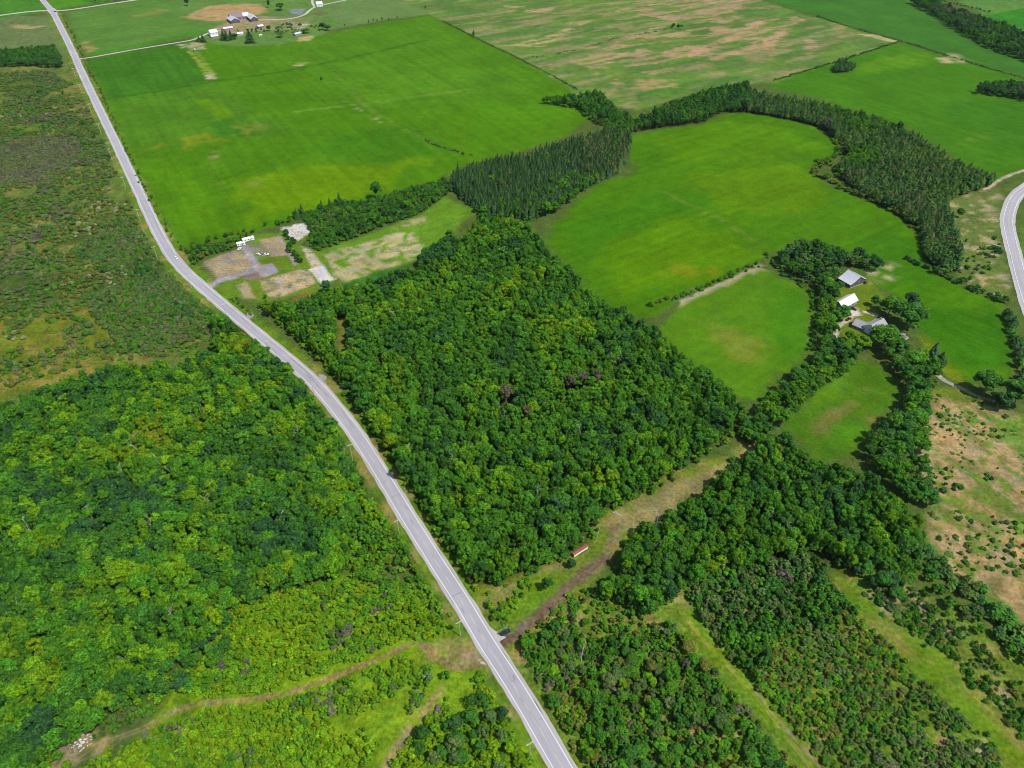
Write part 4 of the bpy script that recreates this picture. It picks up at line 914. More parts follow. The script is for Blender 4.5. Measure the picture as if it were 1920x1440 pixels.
# left scrub: bushes of many sizes
LS = [(-120,150),(80,130),(140,160),(165,200),(215,300),(262,390),(290,450),(318,500),(372,548),(430,590),(420,600),(390,630),(330,655),(230,662),(170,668),(90,685),(0,720),(-160,760)]
P = scatter(LS, 4.3, jit=.45, thin=.34, thin_ns=20, seed=41, avoid=11)
Y = GP([(-60,598),(110,588),(200,570),(250,595),(215,640),(190,676,9),(95,700,9),(-60,755,9)])
keep = ~inside(P, Y) | (vnoise(P[:, 0], P[:, 1], 12, 9, 2) > .5)
P = P[keep]; dk = GP([(-60,290),(60,255),(150,262),(150,300),(90,345),(-60,355)])
ind = inside(P, dk)
P2 = scatter([(-60,290),(60,255),(150,262),(150,300),(90,345),(-60,355)], 3.4, seed=141)
add_plants('shrub', 'left_scrub', P2, (1.0,2.2), (1.5,2.6), [('plum',2),('grey',2),('sage',1.6),('olive',.8)], 18, 141)
PAL_S = [('plum',.9),('grey',1.8),('dark',.8),('sage',3.2),('mid',1.4),('olive',2.8),('pale',.8)]
add_plants('shrub', 'left_scrub', P[~ind], (1.1,2.9), (1.6,3.2), PAL_S, 34, 41)
add_plants('shrub', 'left_scrub', P[ind], (1.1,2.5), (1.8,3.2), [('plum',2),('grey',2),('sage',1.6),('olive',1)], 18, 42)
P = scatter([(150,560),(330,500),(430,590),(390,630),(330,652),(230,655)], 3.4, seed=43, avoid=12)
add_plants('shrub', 'left_scrub', P, (1.6,3.4), (1.8,3.0), [('dark',1.2),('sage',3.2),('mid',1.4),('grey',1.6)], 30, 43)
P = scatter([(130,470),(250,400),(320,500),(420,590),(330,600),(230,520)], 3.6, seed=44, avoid=12)
add_plants('shrub', 'left_scrub', P, (1.8,3.6), (1.8,3.0), [('deep',.5),('dark',1.6),('sage',3),('mid',1.2),('grey',1)], 40, 44)
P = scatter([(-60,98,6),(40,90,8),(100,82,8),(112,105,4),(118,130),(60,125),(-60,128)], 4.6, seed=45)
add_plants('broadleaf', 'far_left_grove', P, (.5,.8), (.5,.8), [('deep',2),('dark',4),('mid',1.2)], 30, 45)
for k, q in enumerate([(118,177),(178,258),(150,262),(55,468),(185,508),(20,690),(155,235),(195,510),(60,545)]):
    add_plants('sapling', 'left_scrub', [G(*q)], (.9,1.5), (1.1,1.9), [('dark',2),('mid',1)], 20, 46+k)
P = along([(-40,757,9),(0,752,9),(70,726,9),(130,708,9),(180,692,9),(230,684,9),(330,682,9),(395,655,8)], 3.0, 12, 47)
add_plants('sapling', 'west_far_edge', P, (.5,1.3), (.8,1.5), [('sage',1),('dark',2),('mid',3),('olive',1)], 14, 47)
P = scatter([(-60,735,5),(95,690,5),(200,668,5),(340,655,5),(400,630),(330,640),(200,655),(90,672),(-60,710)], 4.2, thin=.35, thin_ns=9, seed=48)
add_plants('shrub', 'left_scrub', P, (.8,2.6), (1.0,2.8), [('sage',2),('grey',1),('mid',2),('olive',2)], 14, 48)
# hedges and lone lines
P = along([(118,30),(134,62),(150,95),(163,122),(187,170),(210,218),(233,272),(258,325),(278,366),(300,402),(320,438),(340,462)], 5.2, 2.5, 50, .25)
add_plants('shrub', 'road_hedge', P, (1.0,2.6), (1.0,2.0), [('plum',.5),('olive',1),('dark',2),('mid',3),('gold',.4)], 14, 50)
P = np.r_[along([(830,40),(850,50),(887,69),(917,84),(980,114),(1030,140),(1082,168)], 3.2, 1.6, 51), along([(1000,108),(1050,100),(1110,86),(1160,72),(1225,60),(1260,52)], 5.5, 2, 52, .25)]
add_plants('shrub', 'far_hedge', P, (1.0,2.2), (1.2,2.0), [('dark',3),('mid',2),('deep',1)], 14, 51)
P = np.r_[along([(1452,151),(1500,137),(1560,119),(1620,100),(1687,78)], 3.2, 2, 53), along([(1532,31),(1600,53),(1687,77),(1760,100),(1840,125),(1925,149)], 3.4, 2, 54)]
add_plants('shrub', 'far_hedge', P, (1.0,2.6), (1.3,2.3), [('deep',1),('dark',3),('mid',2)], 14, 53)
P = along([(1760,1),(1800,10),(1858,24)], 4, 3, 55)
add_plants('shrub', 'far_hedge', P, (1.5,3), (1.5,2.5), [('deep',1),('dark',3),('mid',1)], 14, 55)
P = along([(797,263),(820,274),(850,284),(880,291)], 3.6, 5, 56)
add_plants('shrub', 'hay_brook', P, (1.2,2.6), (1.4,2.6), [('sage',1),('dark',2),('olive',2),('grey',1)], 10, 56)
P = along([(1212,576),(1240,566),(1280,556),(1330,534),(1380,512),(1425,497)], 3.0, 4, 57)
add_plants('shrub', 'field_hedge', P, (1.0,3.0), (1.2,2.4), [('dark',2),('mid',3),('sage',1),('olive',1)], 12, 57)
P = along([(1440,480),(1460,506),(1490,526),(1518,548),(1528,600),(1520,660)], 3.2, 4, 58)
add_plants('shrub', 'field_hedge', P, (1.4,3.0), (1.6,2.8), [('deep',1),('dark',2),('mid',3)], 12, 58)
P = along([(1702,486),(1730,500),(1760,514),(1800,533),(1840,550),(1882,566)], 3.2, 5, 59)
add_plants('sapling', 'right_hedge', P, (.6,1.2), (1.1,1.8), [('plum',.8),('deep',1),('dark',2),('mid',2),('gold',.5)], 14, 59)
P = along([(1888,590),(1897,620),(1905,655),(1912,700),(1925,730)], 3.4, 6, 60)
add_plants('pine', 'right_hedge', P, (.4,.7), (.7,1.0), [('deep',1),('dark',1),('spruce',3)], 14, 60)
P = np.r_[scatter([(1703,6),(1745,8),(1780,22),(1847,42),(1925,72),(2000,100),(2000,150),(1925,118),(1840,86),(1785,55),(1740,24)], 6.4, seed=61), scatter([(1822,176),(1850,166),(1880,162),(1925,170),(2000,180),(2000,215),(1925,192),(1870,182)], 5.5, seed=62)]
add_plants('broadleaf', 'far_right_wood', P, (.6,.95), (.65,.95), [('plum',1),('deep',2),('dark',4),('mid',2),('bright',.4)], 40, 61)
P = scatter([(1560,130),(1575,120),(1592,122),(1602,130),(1590,137),(1568,137)], 5, seed=63)
add_plants('pine', 'field_island', P, (.6,.95), (.8,1.1), [('deep',1),('spruce',3),('bluespruce',1)], 14, 63)
P = along([(1260,52),(1268,54),(1278,56)], 5, 3, 64)
add_plants('broadleaf', 'far_hedge_trees', P, (.5,.7), (.6,.8), [('deep',2),('dark',2)], 14, 64)
P = np.r_[along([(160,2),(185,4),(215,2)], 7, 4, 65)]
add_plants('broadleaf', 'far_hedge_trees', P, (.5,.7), (.6,.9), [('deep',2),('dark',2),('mid',1)], 14, 65)
for k, q in enumerate([(692,46),(701,44),(708,43),(717,41),(729,40),(745,37),(798,18),(647,53)]):
    add_plants('broadleaf', 'far_hedge_trees', [G(*q)], (.35,.62), (.28,.42), [('dark',2),('mid',2),('sage',1)], 14, 66+k)
P = scatter([(1838,560),(1868,470),(1880,470),(1868,440),(1840,470),(1800,440),(1800,520)], 7, thin=.45, thin_ns=12, seed=67)
add_plants('shrub', 'right_hedge', P, (1.2,3), (1.4,2.6), [('plum',1),('dark',2),('mid',2),('grey',1)], 14, 67)
P = scatter([(400,72),(440,66),(500,60),(560,66),(600,58),(612,50),(560,40),(500,52),(430,60)], 9, thin=.5, thin_ns=16, seed=150)
add_plants('shrub', 'far_farm', P, (1.2,3.5), (1.5,3.2), [('deep',1),('dark',2),('mid',2),('sage',1)], 10, 150)
# clearing bushes, verge bushes
P = scatter([(950,1195),(1000,1180),(1060,1120),(1110,1100),(1190,1160),(1245,1165),(1270,1180),(1200,1230),(1100,1240),(990,1250)], 3.6, thin=.42, thin_ns=10, seed=68, avoid=9)
add_plants('sapling', 'south_under', P, (.3,.9), (.5,1.1), [('dark',1),('mid',2.5),('olive',1),('bright',1.8),('plum',.6)], 10, 68)
P = scatter([(925,1150),(950,1110),(1000,1085),(1010,1095),(960,1150),(940,1180)], 2.6, thin=.28, thin_ns=8, seed=69, avoid=8.5)
add_plants('sapling', 'clearing_edge', P, (.3,.8), (.5,1.0), [('mid',2),('bright',3),('lime',2)], 10, 69)
P = along([(500,560),(480,585),(460,578),(430,560),(405,545)], 3.2, 5, 70); P = P[dist_lines(P, road_c) > 8]
add_plants('sapling', 'east_edge', P, (.3,.7), (.6,1.0), [('olive',1),('mid',2),('bright',2)], 10, 70)
P = along([(345,520),(420,590),(480,655),(560,735),(620,815),(680,905),(740,1000),(800,1095),(850,1180)], 2.6, 3, 71, .3); P = P[dist_lines(P, road_c) > 8]
add_plants('shrub', 'left_verge', P, (.6,1.6), (.8,1.8), [('olive',1),('mid',2),('bright',3),('lime',1.4)], 10, 71)
P = np.r_[along([(540,470),(552,480),(560,490),(566,500)], 4.5, 4, 72), along([(538,440),(545,452),(552,462)], 4.5, 3, 73)]
add_plants('sapling', 'lot_trees', P, (1.0,1.5), (1.0,1.5), [('deep',1),('dark',2),('sage',1)], 10, 72)

# ------------------------------------------------------------------ plants: individuals and masses
def in_frame(p, m=25):
    x, y, d = to_px(p['x'], p['y'], 3.0)
    return -m < x < 1920+m and -m < y < 1440+m+20
SIZE = dict(broadleaf=4.4, sapling=1.8, spruce=2.3, pine=2.6, shrub=1.0, dead=2.0)
NAME = dict(broadleaf='broadleaf_tree', sapling='young_tree', spruce='spruce_tree', pine='pine_tree', shrub='bush', dead='dead_tree')
CAT = dict(broadleaf='tree', sapling='young tree', spruce='spruce', pine='pine', shrub='bush', dead='dead tree')
MASS = dict(broadleaf=('woodland', 'mixed green broadleaf woodland and far tree rows'), sapling=('thicket', 'dense young green thicket beside the road and tracks'),
            spruce=('spruce_plantation', 'dark spruce plantation between the green fields'), pine=('pine_belt', 'curving dark pine belt round the hay field'),
            shrub=('scrub', 'low mottled scrub bushes across the rough land and hedges'))
ZONE_TXT = dict(west='in the left wood', east='in the right wood', southeast='in the wood below the clearing', south='in the lower right thicket',
 meadow_row='beside the small meadow', house_row='beside the barns', west_edge='on the left wood edge', east_edge='on the right wood edge',
 young='in the upper young growth', young_low='in the lower young growth', scrub_right='in the lower right scrub', south_under='in the lower right undergrowth',
 cedar_row='in the tan pasture row', tan_pasture='on the dry tan pasture', conifer_block='in the conifer block', belt='in the conifer belt',
 belt_edge='along the belt edge', north_clump='in the clump at the corner of the pasture', field_strip='in the strip between hay field and building lot', left_scrub='in the left scrub',
 far_left_grove='in the grove by the far crossroads', road_hedge='in the hedge between road and hay field', far_hedge='in a far field hedge', hay_brook='along the brook in the hay field',
 field_hedge='in the hedge by the yellowish field', right_hedge='by the curving road at the right', far_right_wood='in the far wood at the upper right', field_island='on the islet in the right field',
 far_hedge_trees='in the far hedge', clearing_edge='on the grassy clearing by the road', left_verge='on the left verge of the road', lot_trees='inside the building lot', far_farm='in the far farm yard', west_far_edge='behind the left wood', west_under='under the left wood', east_under='under the right wood', southeast_under='under the wood below the clearing')
TONE_TXT = dict(mid='mid green', dark='dark green', deep='very dark green', bright='bright green', lime='lime green', gold='golden green', olive='olive green', grey='grey green', sage='dull green',
 plum='purplish grey', brown='brown', spruce='dark', bluespruce='bluish', pine='yellowish', rust='rusty brown', pale='pale', blossom='white')
NOUN = dict(broadleaf='leafy tree', sapling='young tree', spruce='spruce', pine='pine', shrub='bush', dead='dead tree')
GRP = dict(broadleaf='leafy trees', sapling='young trees', spruce='spruces', pine='pines', shrub='bushes', dead='dead trees')
TO_NAME = []
ORD = 'first second third fourth fifth sixth seventh eighth ninth tenth eleventh twelfth thirteenth fourteenth fifteenth sixteenth seventeenth eighteenth nineteenth twentieth'.split()
def name_apart():
    by = {}
    for o, x in TO_NAME: by.setdefault(o['label'], []).append((x, o))
    for lab, rows in by.items():
        if len(rows) < 2: continue
        rows.sort(key=lambda q: q[0])
        for i, (x, o) in enumerate(rows):
            tail = f', {ORD[i]} such from left' if i < len(ORD) else ''
            if tail and len((lab+tail).split()) <= 16: o['label'] = lab + tail
def plant(p, label, group, parts=True):
    tr, cr = SRC[p['kind']][p['var']]
    sc = (p['w'], p['w'], p['h'])
    root = empty(NAME[p['kind']] if 'name' not in p else p['name'], (p['x'], p['y'], 0), p['rot'], sc)
    if tr is not None:
        t = bpy.data.objects.new('trunk', tr); ROOT.objects.link(t); t.parent = root
    if cr is not None:
        c = bpy.data.objects.new('crown', cr); ROOT.objects.link(c); c.parent = root; c['tint'] = [float(v) for v in p['tint']]
    tag(root, label, CAT[p['kind']] if 'cat' not in p else p['cat'], group)
    return root
LIMIT = dict(broadleaf=290, sapling=290, spruce=200, pine=200, shrub=290)
def gn_mass(name, rows, kind_, label):
    """the rest of a kind as one mass: points that carry the plant meshes"""
    me = bpy.data.meshes.new(name)
    me.from_pydata([(p['x'], p['y'], 0) for p in rows], [], [])
    def at(nm, ty, key, vals): a = me.attributes.new(nm, ty, 'POINT'); a.data.foreach_set(key, np.asarray(vals).ravel())
    at('tint', 'FLOAT_VECTOR', 'vector', np.array([p['tint'] for p in rows], np.float32))
    at('size', 'FLOAT_VECTOR', 'vector', np.array([(p['w'], p['w'], p['h']) for p in rows], np.float32))
    at('turn', 'FLOAT_VECTOR', 'vector', np.array([(0, 0, p['rot']) for p in rows], np.float32))
    at('pick', 'INT', 'value', np.array([p['var'] for p in rows], np.int32))
    o = bpy.data.objects.new(name, me); ROOT.objects.link(o); kind(o, 'stuff', label)
    col = bpy.data.collections.new(name + '_sources')
    for i, (tr, cr) in enumerate(SRC[kind_]):
        m = bpy.data.meshes.new('source'); bm = bmesh.new()
        for q in (tr, cr):
            if q is None: continue
            bm.from_mesh(q)
        nt = len(tr.polygons) if tr is not None else 0
        lay = bm.faces.layers.float.get('leafv')
        bm.faces.ensure_lookup_table()
        for f in bm.faces: f.material_index = 0 if f.index < nt else 1
        bm.to_mesh(m); bm.free()
        m.materials.append(M_BARK); m.materials.append(cr.materials[0] if cr is not None else M_BARK)
        if cr is not None:
            a = m.attributes.get('leafv') or m.attributes.new('leafv', 'FLOAT', 'FACE')
            v = np.ones(len(m.polygons), np.float32); w = np.empty(len(cr.polygons), np.float32); cr.attributes['leafv'].data.foreach_get('value', w); v[nt:] = w
            a.data.foreach_set('value', v)
        col.objects.link(bpy.data.objects.new('%s_%02d' % (kind_, i), m))
    ng = bpy.data.node_groups.new(name, 'GeometryNodeTree')
    ng.interface.new_socket('Geometry', in_out='INPUT', socket_type='NodeSocketGeometry'); ng.interface.new_socket('Geometry', in_out='OUTPUT', socket_type='NodeSocketGeometry')
    gi, go = ng.nodes.new('NodeGroupInput'), ng.nodes.new('NodeGroupOutput')
    iop = ng.nodes.new('GeometryNodeInstanceOnPoints'); ci = ng.nodes.new('GeometryNodeCollectionInfo')
    ci.inputs['Collection'].default_value = col; ci.inputs['Separate Children'].default_value = True; ci.inputs['Reset Children'].default_value = True
    iop.inputs['Pick Instance'].default_value = True
    def nat(nm, ty):
        n = ng.nodes.new('GeometryNodeInputNamedAttribute'); n.data_type = ty; n.inputs['Name'].default_value = nm
        return n.outputs['Attribute']
    L = ng.links.new
    L(gi.outputs[0], iop.inputs['Points']); L(ci.outputs[0], iop.inputs['Instance']); L(nat('pick', 'INT'), iop.inputs['Instance Index'])
    L(nat('turn', 'FLOAT_VECTOR'), iop.inputs['Rotation']); L(nat('size', 'FLOAT_VECTOR'), iop.inputs['Scale']); L(iop.outputs[0], go.inputs[0])
    md = o.modifiers.new('plants', 'NODES'); md.node_group = ng
    return o
SIDE = lambda p: to_px(p['x'], p['y'], 3.0)
MARKS = [('the rock heap',150,1390),('the yellow meadow',120,690),('the road bend',560,720),('the left track',560,1290),('the photo edge',0,900),('the photo corner',0,1250),('the young growth',450,1130),('the roadside poles',700,980),
 ('the gold crowns',330,820),('the grass verge',620,860),('the parked car',948,1187),('the red trailer',1087,1030),('the dirt track',1050,1130),('the clearing',1200,950),('the grass ride',1330,1213),('the grass strip',1690,1210),
 ('the tan pasture',1780,900),('the bottom edge',1250,1440),('the thin pole',1120,1000),('the withered trees',1000,760),('the yellowish field',1380,740),('the farmhouse',1640,620),('the small meadow',1580,760),('the building lot',520,540),
 ('the white rubble',560,440),('the curving road',1880,450),('the hay field',700,360),('the conifer block',950,400),('the driveway',1800,740),('the far crossroads',100,60),('the long road',180,240),('the bottom road edge',1000,1400),
 ('the bare trail',760,1360),('the wood corner',1380,800),('the middle wood',850,850),('the deep shade',250,1100),('the gravel drive',430,560),('the pine corner',1150,320),('the belt shoulder',1600,215),('the belt outer edge',1690,245),('the belt tail',1750,440),('the belt hollow',1640,330),('the field corner track',1830,335),('the block centre',1000,320),('the block corner',850,340),('the field tongue',1540,315),('the belt curve',1420,190),('the road end',1790,460),('the far hedge',1480,160),('the brook bushes',870,290),('the stubble field',840,380),('the purple scrub',60,300),('the scrub centre',150,450),('the lone scrub tree',180,510),('the yellow meadow corner',230,600),('the wood tip',400,600),('the olive patch',60,560),('the track mouth',880,1230),('the pale bushes',560,1400),('the dry hollow',640,1150),('the track bend',790,1200),('the last wire pole',990,1410),('the lower frame edge',420,1440),('the bright crowns',900,1340),('the rutted ride end',1480,1400),('the pale gap',1560,1310),('the brown gap',1770,1410),('the strip top',1550,1070),('the upper scrub corner',1330,1110),('the undergrowth gap',1150,1190),('the lower road verge',1040,1350)]
for kd in ('broadleaf', 'sapling', 'spruce', 'pine', 'shrub'):
    rows = [p for p in PLANTS if p['kind'] == kd]
    for p in rows:
        x, y, d = SIDE(p); p['show'] = SIZE[kd]*p['w']/d if in_frame(p) else -1
    rows.sort(key=lambda p: -p['show'])
    own, rest = rows[:LIMIT[kd]], rows[LIMIT[kd]:]
    for p in own:
        z = p['zone']; size = 'tall ' if p['h'] > {'broadleaf': 1.02, 'sapling': 1.05, 'spruce': .95, 'pine': .95, 'shrub': 2.6}[kd] else ('small ' if p['h'] < {'broadleaf': .62, 'sapling': .62, 'spruce': .6, 'pine': .6, 'shrub': 1.3}[kd] else '')
        wide = 'broad ' if p['w'] > {'broadleaf': 1.12, 'sapling': 1.25, 'spruce': 1.15, 'pine': 1.1, 'shrub': 2.5}[kd] else ('slim ' if p['w'] < {'broadleaf': .78, 'sapling': .8, 'spruce': .85, 'pine': .85, 'shrub': 1.4}[kd] else '')
        x, y, _d = SIDE(p); near = min(MARKS, key=lambda m: (m[1]-x)**2 + (m[2]-y)**2)[0]
        lab = f"{size}{wide}{TONE_TXT[p['tone']]} {NOUN[kd]} {ZONE_TXT[z]}"
        if len(lab.split()) + len(near.split()) + 1 <= 16: lab += ' near ' + near
        TO_NAME.append((plant(p, lab, f"{GRP[kd]} {ZONE_TXT[z]}"), x))
    if rest: gn_mass(MASS[kd][0], rest, kd, MASS[kd][1])

# ------------------------------------------------------------------ single trees that stand out
def lone(kd, px, h, w, tone, label, name=None, cat=None, var=0, group=None, z=None, mul=1.0):
    x, y = G(*px) if z is None else G(*px, z)
    p = dict(kind=kd, x=x, y=y, h=h, w=w, rot=float(rng.uniform(0, 6.28)), var=var % len(SRC[kd]), tint=np.array(TINT[tone])*mul)
    if name: p['name'] = name
    if cat: p['cat'] = cat
    return plant(p, label, group)
lone('broadleaf', (706,373), 1.2, 1.65, 'dark', 'tall dark oval tree standing alone at the lower edge of the hay field', 'shade_tree', var=9)
lone('broadleaf', (603,154), .5, .35, 'deep', 'small dark tree alone in the middle of the hay field', 'shade_tree', var=2)
lone('broadleaf', (888,71), .75, .5, 'dark', 'dark round tree in the hedge between hay field and tan pasture', 'shade_tree', var=3)
lone('spruce', (568,407), 1.0, 1.5, 'spruce', 'pointed spruce by the white rubble at the hay field edge', 'lone_spruce', 'spruce', 0)
lone('spruce', (557,410), .75, 1.2, 'spruce', 'smaller dark spruce left of the pointed one by the rubble', 'lone_spruce', 'spruce', 1)
lone('spruce', (604,391), .6, .9, 'spruce', 'slim spruce on the hay field edge above the shrub strip', 'lone_spruce', 'spruce', 2)
lone('spruce', (619,386), .65, .9, 'spruce', 'second slim spruce on the hay field edge above the shrub strip', 'lone_spruce', 'spruce', 3)
lone('spruce', (637,382), .85, 1.3, 'spruce', 'bushy spruce among the slim ones on the hay field edge', 'lone_spruce', 'spruce', 4)
lone('broadleaf', (613,552), .85, 1.3, 'deep', 'dark bushy tree beside the white gravel of the building lot', 'shade_tree', var=8, mul=1.25)
lone('broadleaf', (1025,1106), .62, .62, 'dark', 'dark round tree beside the brown dirt track in the clearing', 'shade_tree', var=1, mul=.9)
lone('broadleaf', (1070,1065), .48, .5, 'deep', 'small dark tree just below the red roofed trailer', 'shade_tree', var=4)
lone('broadleaf', (950,758), 1.05, .92, 'brown', 'big brown withered tree in the middle of the right wood', 'withered_tree', var=5)
lone('broadleaf', (985,790), .95, .72, 'brown', 'smaller brown withered tree below the big one in the right wood', 'withered_tree', var=6)
lone('broadleaf', (1068,735), 1.0, .8, 'brown', 'brown withered tree left of two others in the right wood', 'withered_tree', var=1)
lone('broadleaf', (1092,728), 1.0, .78, 'plum', 'greyish withered tree between brown ones in the right wood', 'withered_tree', var=2)
lone('broadleaf', (1118,724), 1.02, .8, 'brown', 'brown withered tree right of two others in the right wood', 'withered_tree', var=4)
lone('broadleaf', (1697,615), 1.45, 3.0, 'dark', 'huge dark maple behind the farmhouse', 'maple_tree', var=0)
lone('broadleaf', (1664,590), 1.05, 1.9, 'mid', 'wide green maple above the farmhouse roof', 'maple_tree', var=1)
lone('broadleaf', (1702,580), 1.0, 1.25, 'deep', 'very dark tree beyond the huge maple by the farmhouse', 'maple_tree', var=2)
lone('broadleaf', (1720,600), 1.0, 1.5, 'bright', 'bright leaning tree on the field side of the huge maple', 'maple_tree', var=8)
lone('broadleaf', (1637,574), .62, .8, 'dark', 'small dark tree on the lawn right of the barns', 'maple_tree', var=3)
lone('broadleaf', (1577,598), .85, 1.25, 'dark', 'round dark tree left of the parked cars on the farm drive', 'maple_tree', var=4, mul=1.2)
lone('broadleaf', (1653,652), 1.15, 2.2, 'mid', 'big green maple in front of the farmhouse', 'maple_tree', var=5, mul=.9)
lone('broadleaf', (1677,670), 1.05, 1.7, 'dark', 'dark tree right of the big maple in front of the farmhouse', 'maple_tree', var=6)
lone('broadleaf', (1612,655), .8, 1.25, 'bright', 'bright tree left of the big maple in front of the farmhouse', 'maple_tree', var=7)
lone('broadleaf', (1590,640), .6, .8, 'mid', 'small round tree where the farm drive turns', 'maple_tree', var=1)
lone('broadleaf', (1843,738), 1.3, 2.0, 'dark', 'broad dark tree on the driveway near the green field tip', 'maple_tree', var=0, mul=1.1)
lone('broadleaf', (1897,760), 1.35, 2.1, 'dark', 'tall broad tree at the right end of the driveway', 'maple_tree', var=3)
lone('broadleaf', (1868,765), .9, 1.3, 'deep', 'dark tree between the two broad driveway trees', 'maple_tree', var=6)
lone('spruce', (1748,668), .9, 1.9, 'bluespruce', 'bluish spruce on the lawn below the farmhouse', 'lone_spruce', 'spruce', 0)
lone('spruce', (1762,680), .68, 1.7, 'spruce', 'shorter spruce beside the bluish one below the farmhouse', 'lone_spruce', 'spruce', 1)
lone('broadleaf', (1863,481), .7, 1.0, 'deep', 'dark tree beside the curving road at the right', 'shade_tree', var=4)
lone('broadleaf', (1797,407), .6, .75, 'dark', 'small dark tree on the rough bank inside the road bend', 'shade_tree', var=5)
lone('broadleaf', (1640,508), .8, 1.1, 'deep', 'dark tree behind the large barn', 'maple_tree', var=7)
for k, (q, w) in enumerate([((1681,634),2.2),((1690,630),2.4),((1698,636),2.2),((1688,642),2.0)]):
    lone('shrub', q, 2.2, w, 'blossom', ['white flowering bush nearest the farmhouse wall','white flowering bush under the huge maple','white flowering bush at the end of the farmhouse garden','low white flowering bush below the other flowering ones'][k], 'flowering_bush', 'bush', k)
lone('shrub', (1621,531), 1.6, 1.7, 'deep', 'single dark bush on the lawn below the large barn', 'lawn_bush', 'bush', 2)
for k, (kd, q, h, w, tone, lab) in enumerate([
    ('spruce',(382,79),.75,1.5,'spruce','pointed dark spruce before the far white farmhouse'), ('spruce',(374,78),.45,1.6,'pine','low brownish conifer left of the far farmhouse spruce'),
    ('spruce',(420,75),.95,1.5,'bluespruce','left spruce of the row beside the far farmhouse'), ('spruce',(426,76),1.0,1.5,'spruce','tallest spruce in the row beside the far farmhouse'),
    ('spruce',(434,74),.85,1.5,'spruce','right spruce of the row beside the far farmhouse'), ('spruce',(470,80),1.25,2.6,'spruce','broad green conifer below the far sheds'),
    ('broadleaf',(440,73),.5,.9,'deep','dark round tree beside the blue far shed'), ('broadleaf',(527,19),.7,1.2,'dark','round dark tree beyond the far barns'),
    ('broadleaf',(505,14),.75,.7,'deep','slim dark tree left of the round one beyond the far barns'), ('broadleaf',(352,11),.75,.9,'deep','dark tree by the tan earth left of the far barns'),
    ('broadleaf',(505,58),.5,.9,'dark','dark tree right of the far white shed'), ('broadleaf',(524,60),.55,1.0,'dark','dark tree in the middle of the far farm yard'),
    ('broadleaf',(526,70),.55,1.1,'mid','green tree on the hay field side of the far farm yard'), ('broadleaf',(575,62),.45,1.0,'dark','dark bushy tree right of the small far shed'),
    ('broadleaf',(606,56),.75,.9,'deep','dark pointed tree at the right end of the far farm'), ('broadleaf',(615,57),.5,.9,'dark','low dark tree at the very end of the far farm yard')]):
    lone(kd, q, h*1.2, w*1.45, tone, lab, 'farm_tree', 'tree', k)

# dead standing trees among the crowns
r = np.random.default_rng(77)
for i, q in enumerate(DEAD):
    x, y = G(*q)
    side = 'left' if q[0] < 600 and q[1] > 700 else 'right'
    zone = f'in the {side} wood' if not (q[0] > 1080 and q[1] > 960) else 'in the wood below the clearing'
    p = dict(kind='dead', x=x, y=y, h=float(r.uniform(1.2,1.5)), w=float(r.uniform(.95,1.35)), rot=float(r.uniform(0,6.28)), var=int(r.integers(0,4)), tint=np.ones(3))
    o = plant(p, f"{'tall' if p['h'] > 1.35 else 'low'} {'wide' if p['w'] > 1.15 else 'thin'} bare grey dead tree {zone}", f'dead trees {zone}')
    o.rotation_euler = (float(r.normal(0,.14)), float(r.normal(0,.14)), p['rot']); TO_NAME.append((o, q[0]))
name_apart()

# ------------------------------------------------------------------ buildings
def metal_roof(name, col, rib=1.2):
    m, t, b = new_mat(name); oc = N(t, 'TexCoord').outputs['Object']
    w = N(t, 'TexWave', wave_type='BANDS', bands_direction='X'); w.inputs['Scale'].default_value = rib; w.inputs['Distortion'].default_value = 0; t.links.new(oc, w.inputs['Vector'])
    f = mathn(t, 'MULTIPLY', maprange(t, noise(t, oc, .5, 4, .7), .25, .75, .82, 1.1), maprange(t, w.outputs['Fac'], 0, .25, .86, 1.0))
    rgb = N(t, 'RGB'); rgb.outputs[0].default_value = (*col, 1); t.links.new(scale_col(t, rgb.outputs[0], f), b.inputs['Base Color'])
    b.inputs['Roughness'].default_value = .5; b.inputs['Specular IOR Level'].default_value = .4
    return m
M_TIN = metal_roof('pale_tin_roof', (.50,.50,.54)); M_TINW = metal_roof('white_tin_roof', (.64,.64,.66)); M_SHING = plain('grey_shingles', (.30,.285,.30), .9, vary=.25, scale=1.2)
M_PURP = metal_roof('brown_roof', (.20,.145,.16)); M_BOARD = plain('dark_barn_boards', (.10,.085,.085), .9, vary=.3, scale=.8); M_GREYB = plain('grey_barn_boards', (.22,.20,.215), .9, vary=.25, scale=.8)
M_SIDING = plain('white_siding', (.72,.71,.68), .6, vary=.06); M_GLASS = plain('window_glass', (.03,.04,.05), .12, vary=.1, spec=.6); M_DOOR = plain('door_paint', (.16,.12,.10), .6); M_BRICK = plain('chimney_brick', (.30,.20,.17), .9, vary=.3, scale=3)
M_BLUE = plain('pale_blue_siding', (.42,.53,.66), .6, vary=.06); M_STONE = plain('stone_footing', (.45,.43,.40), .9, vary=.2)
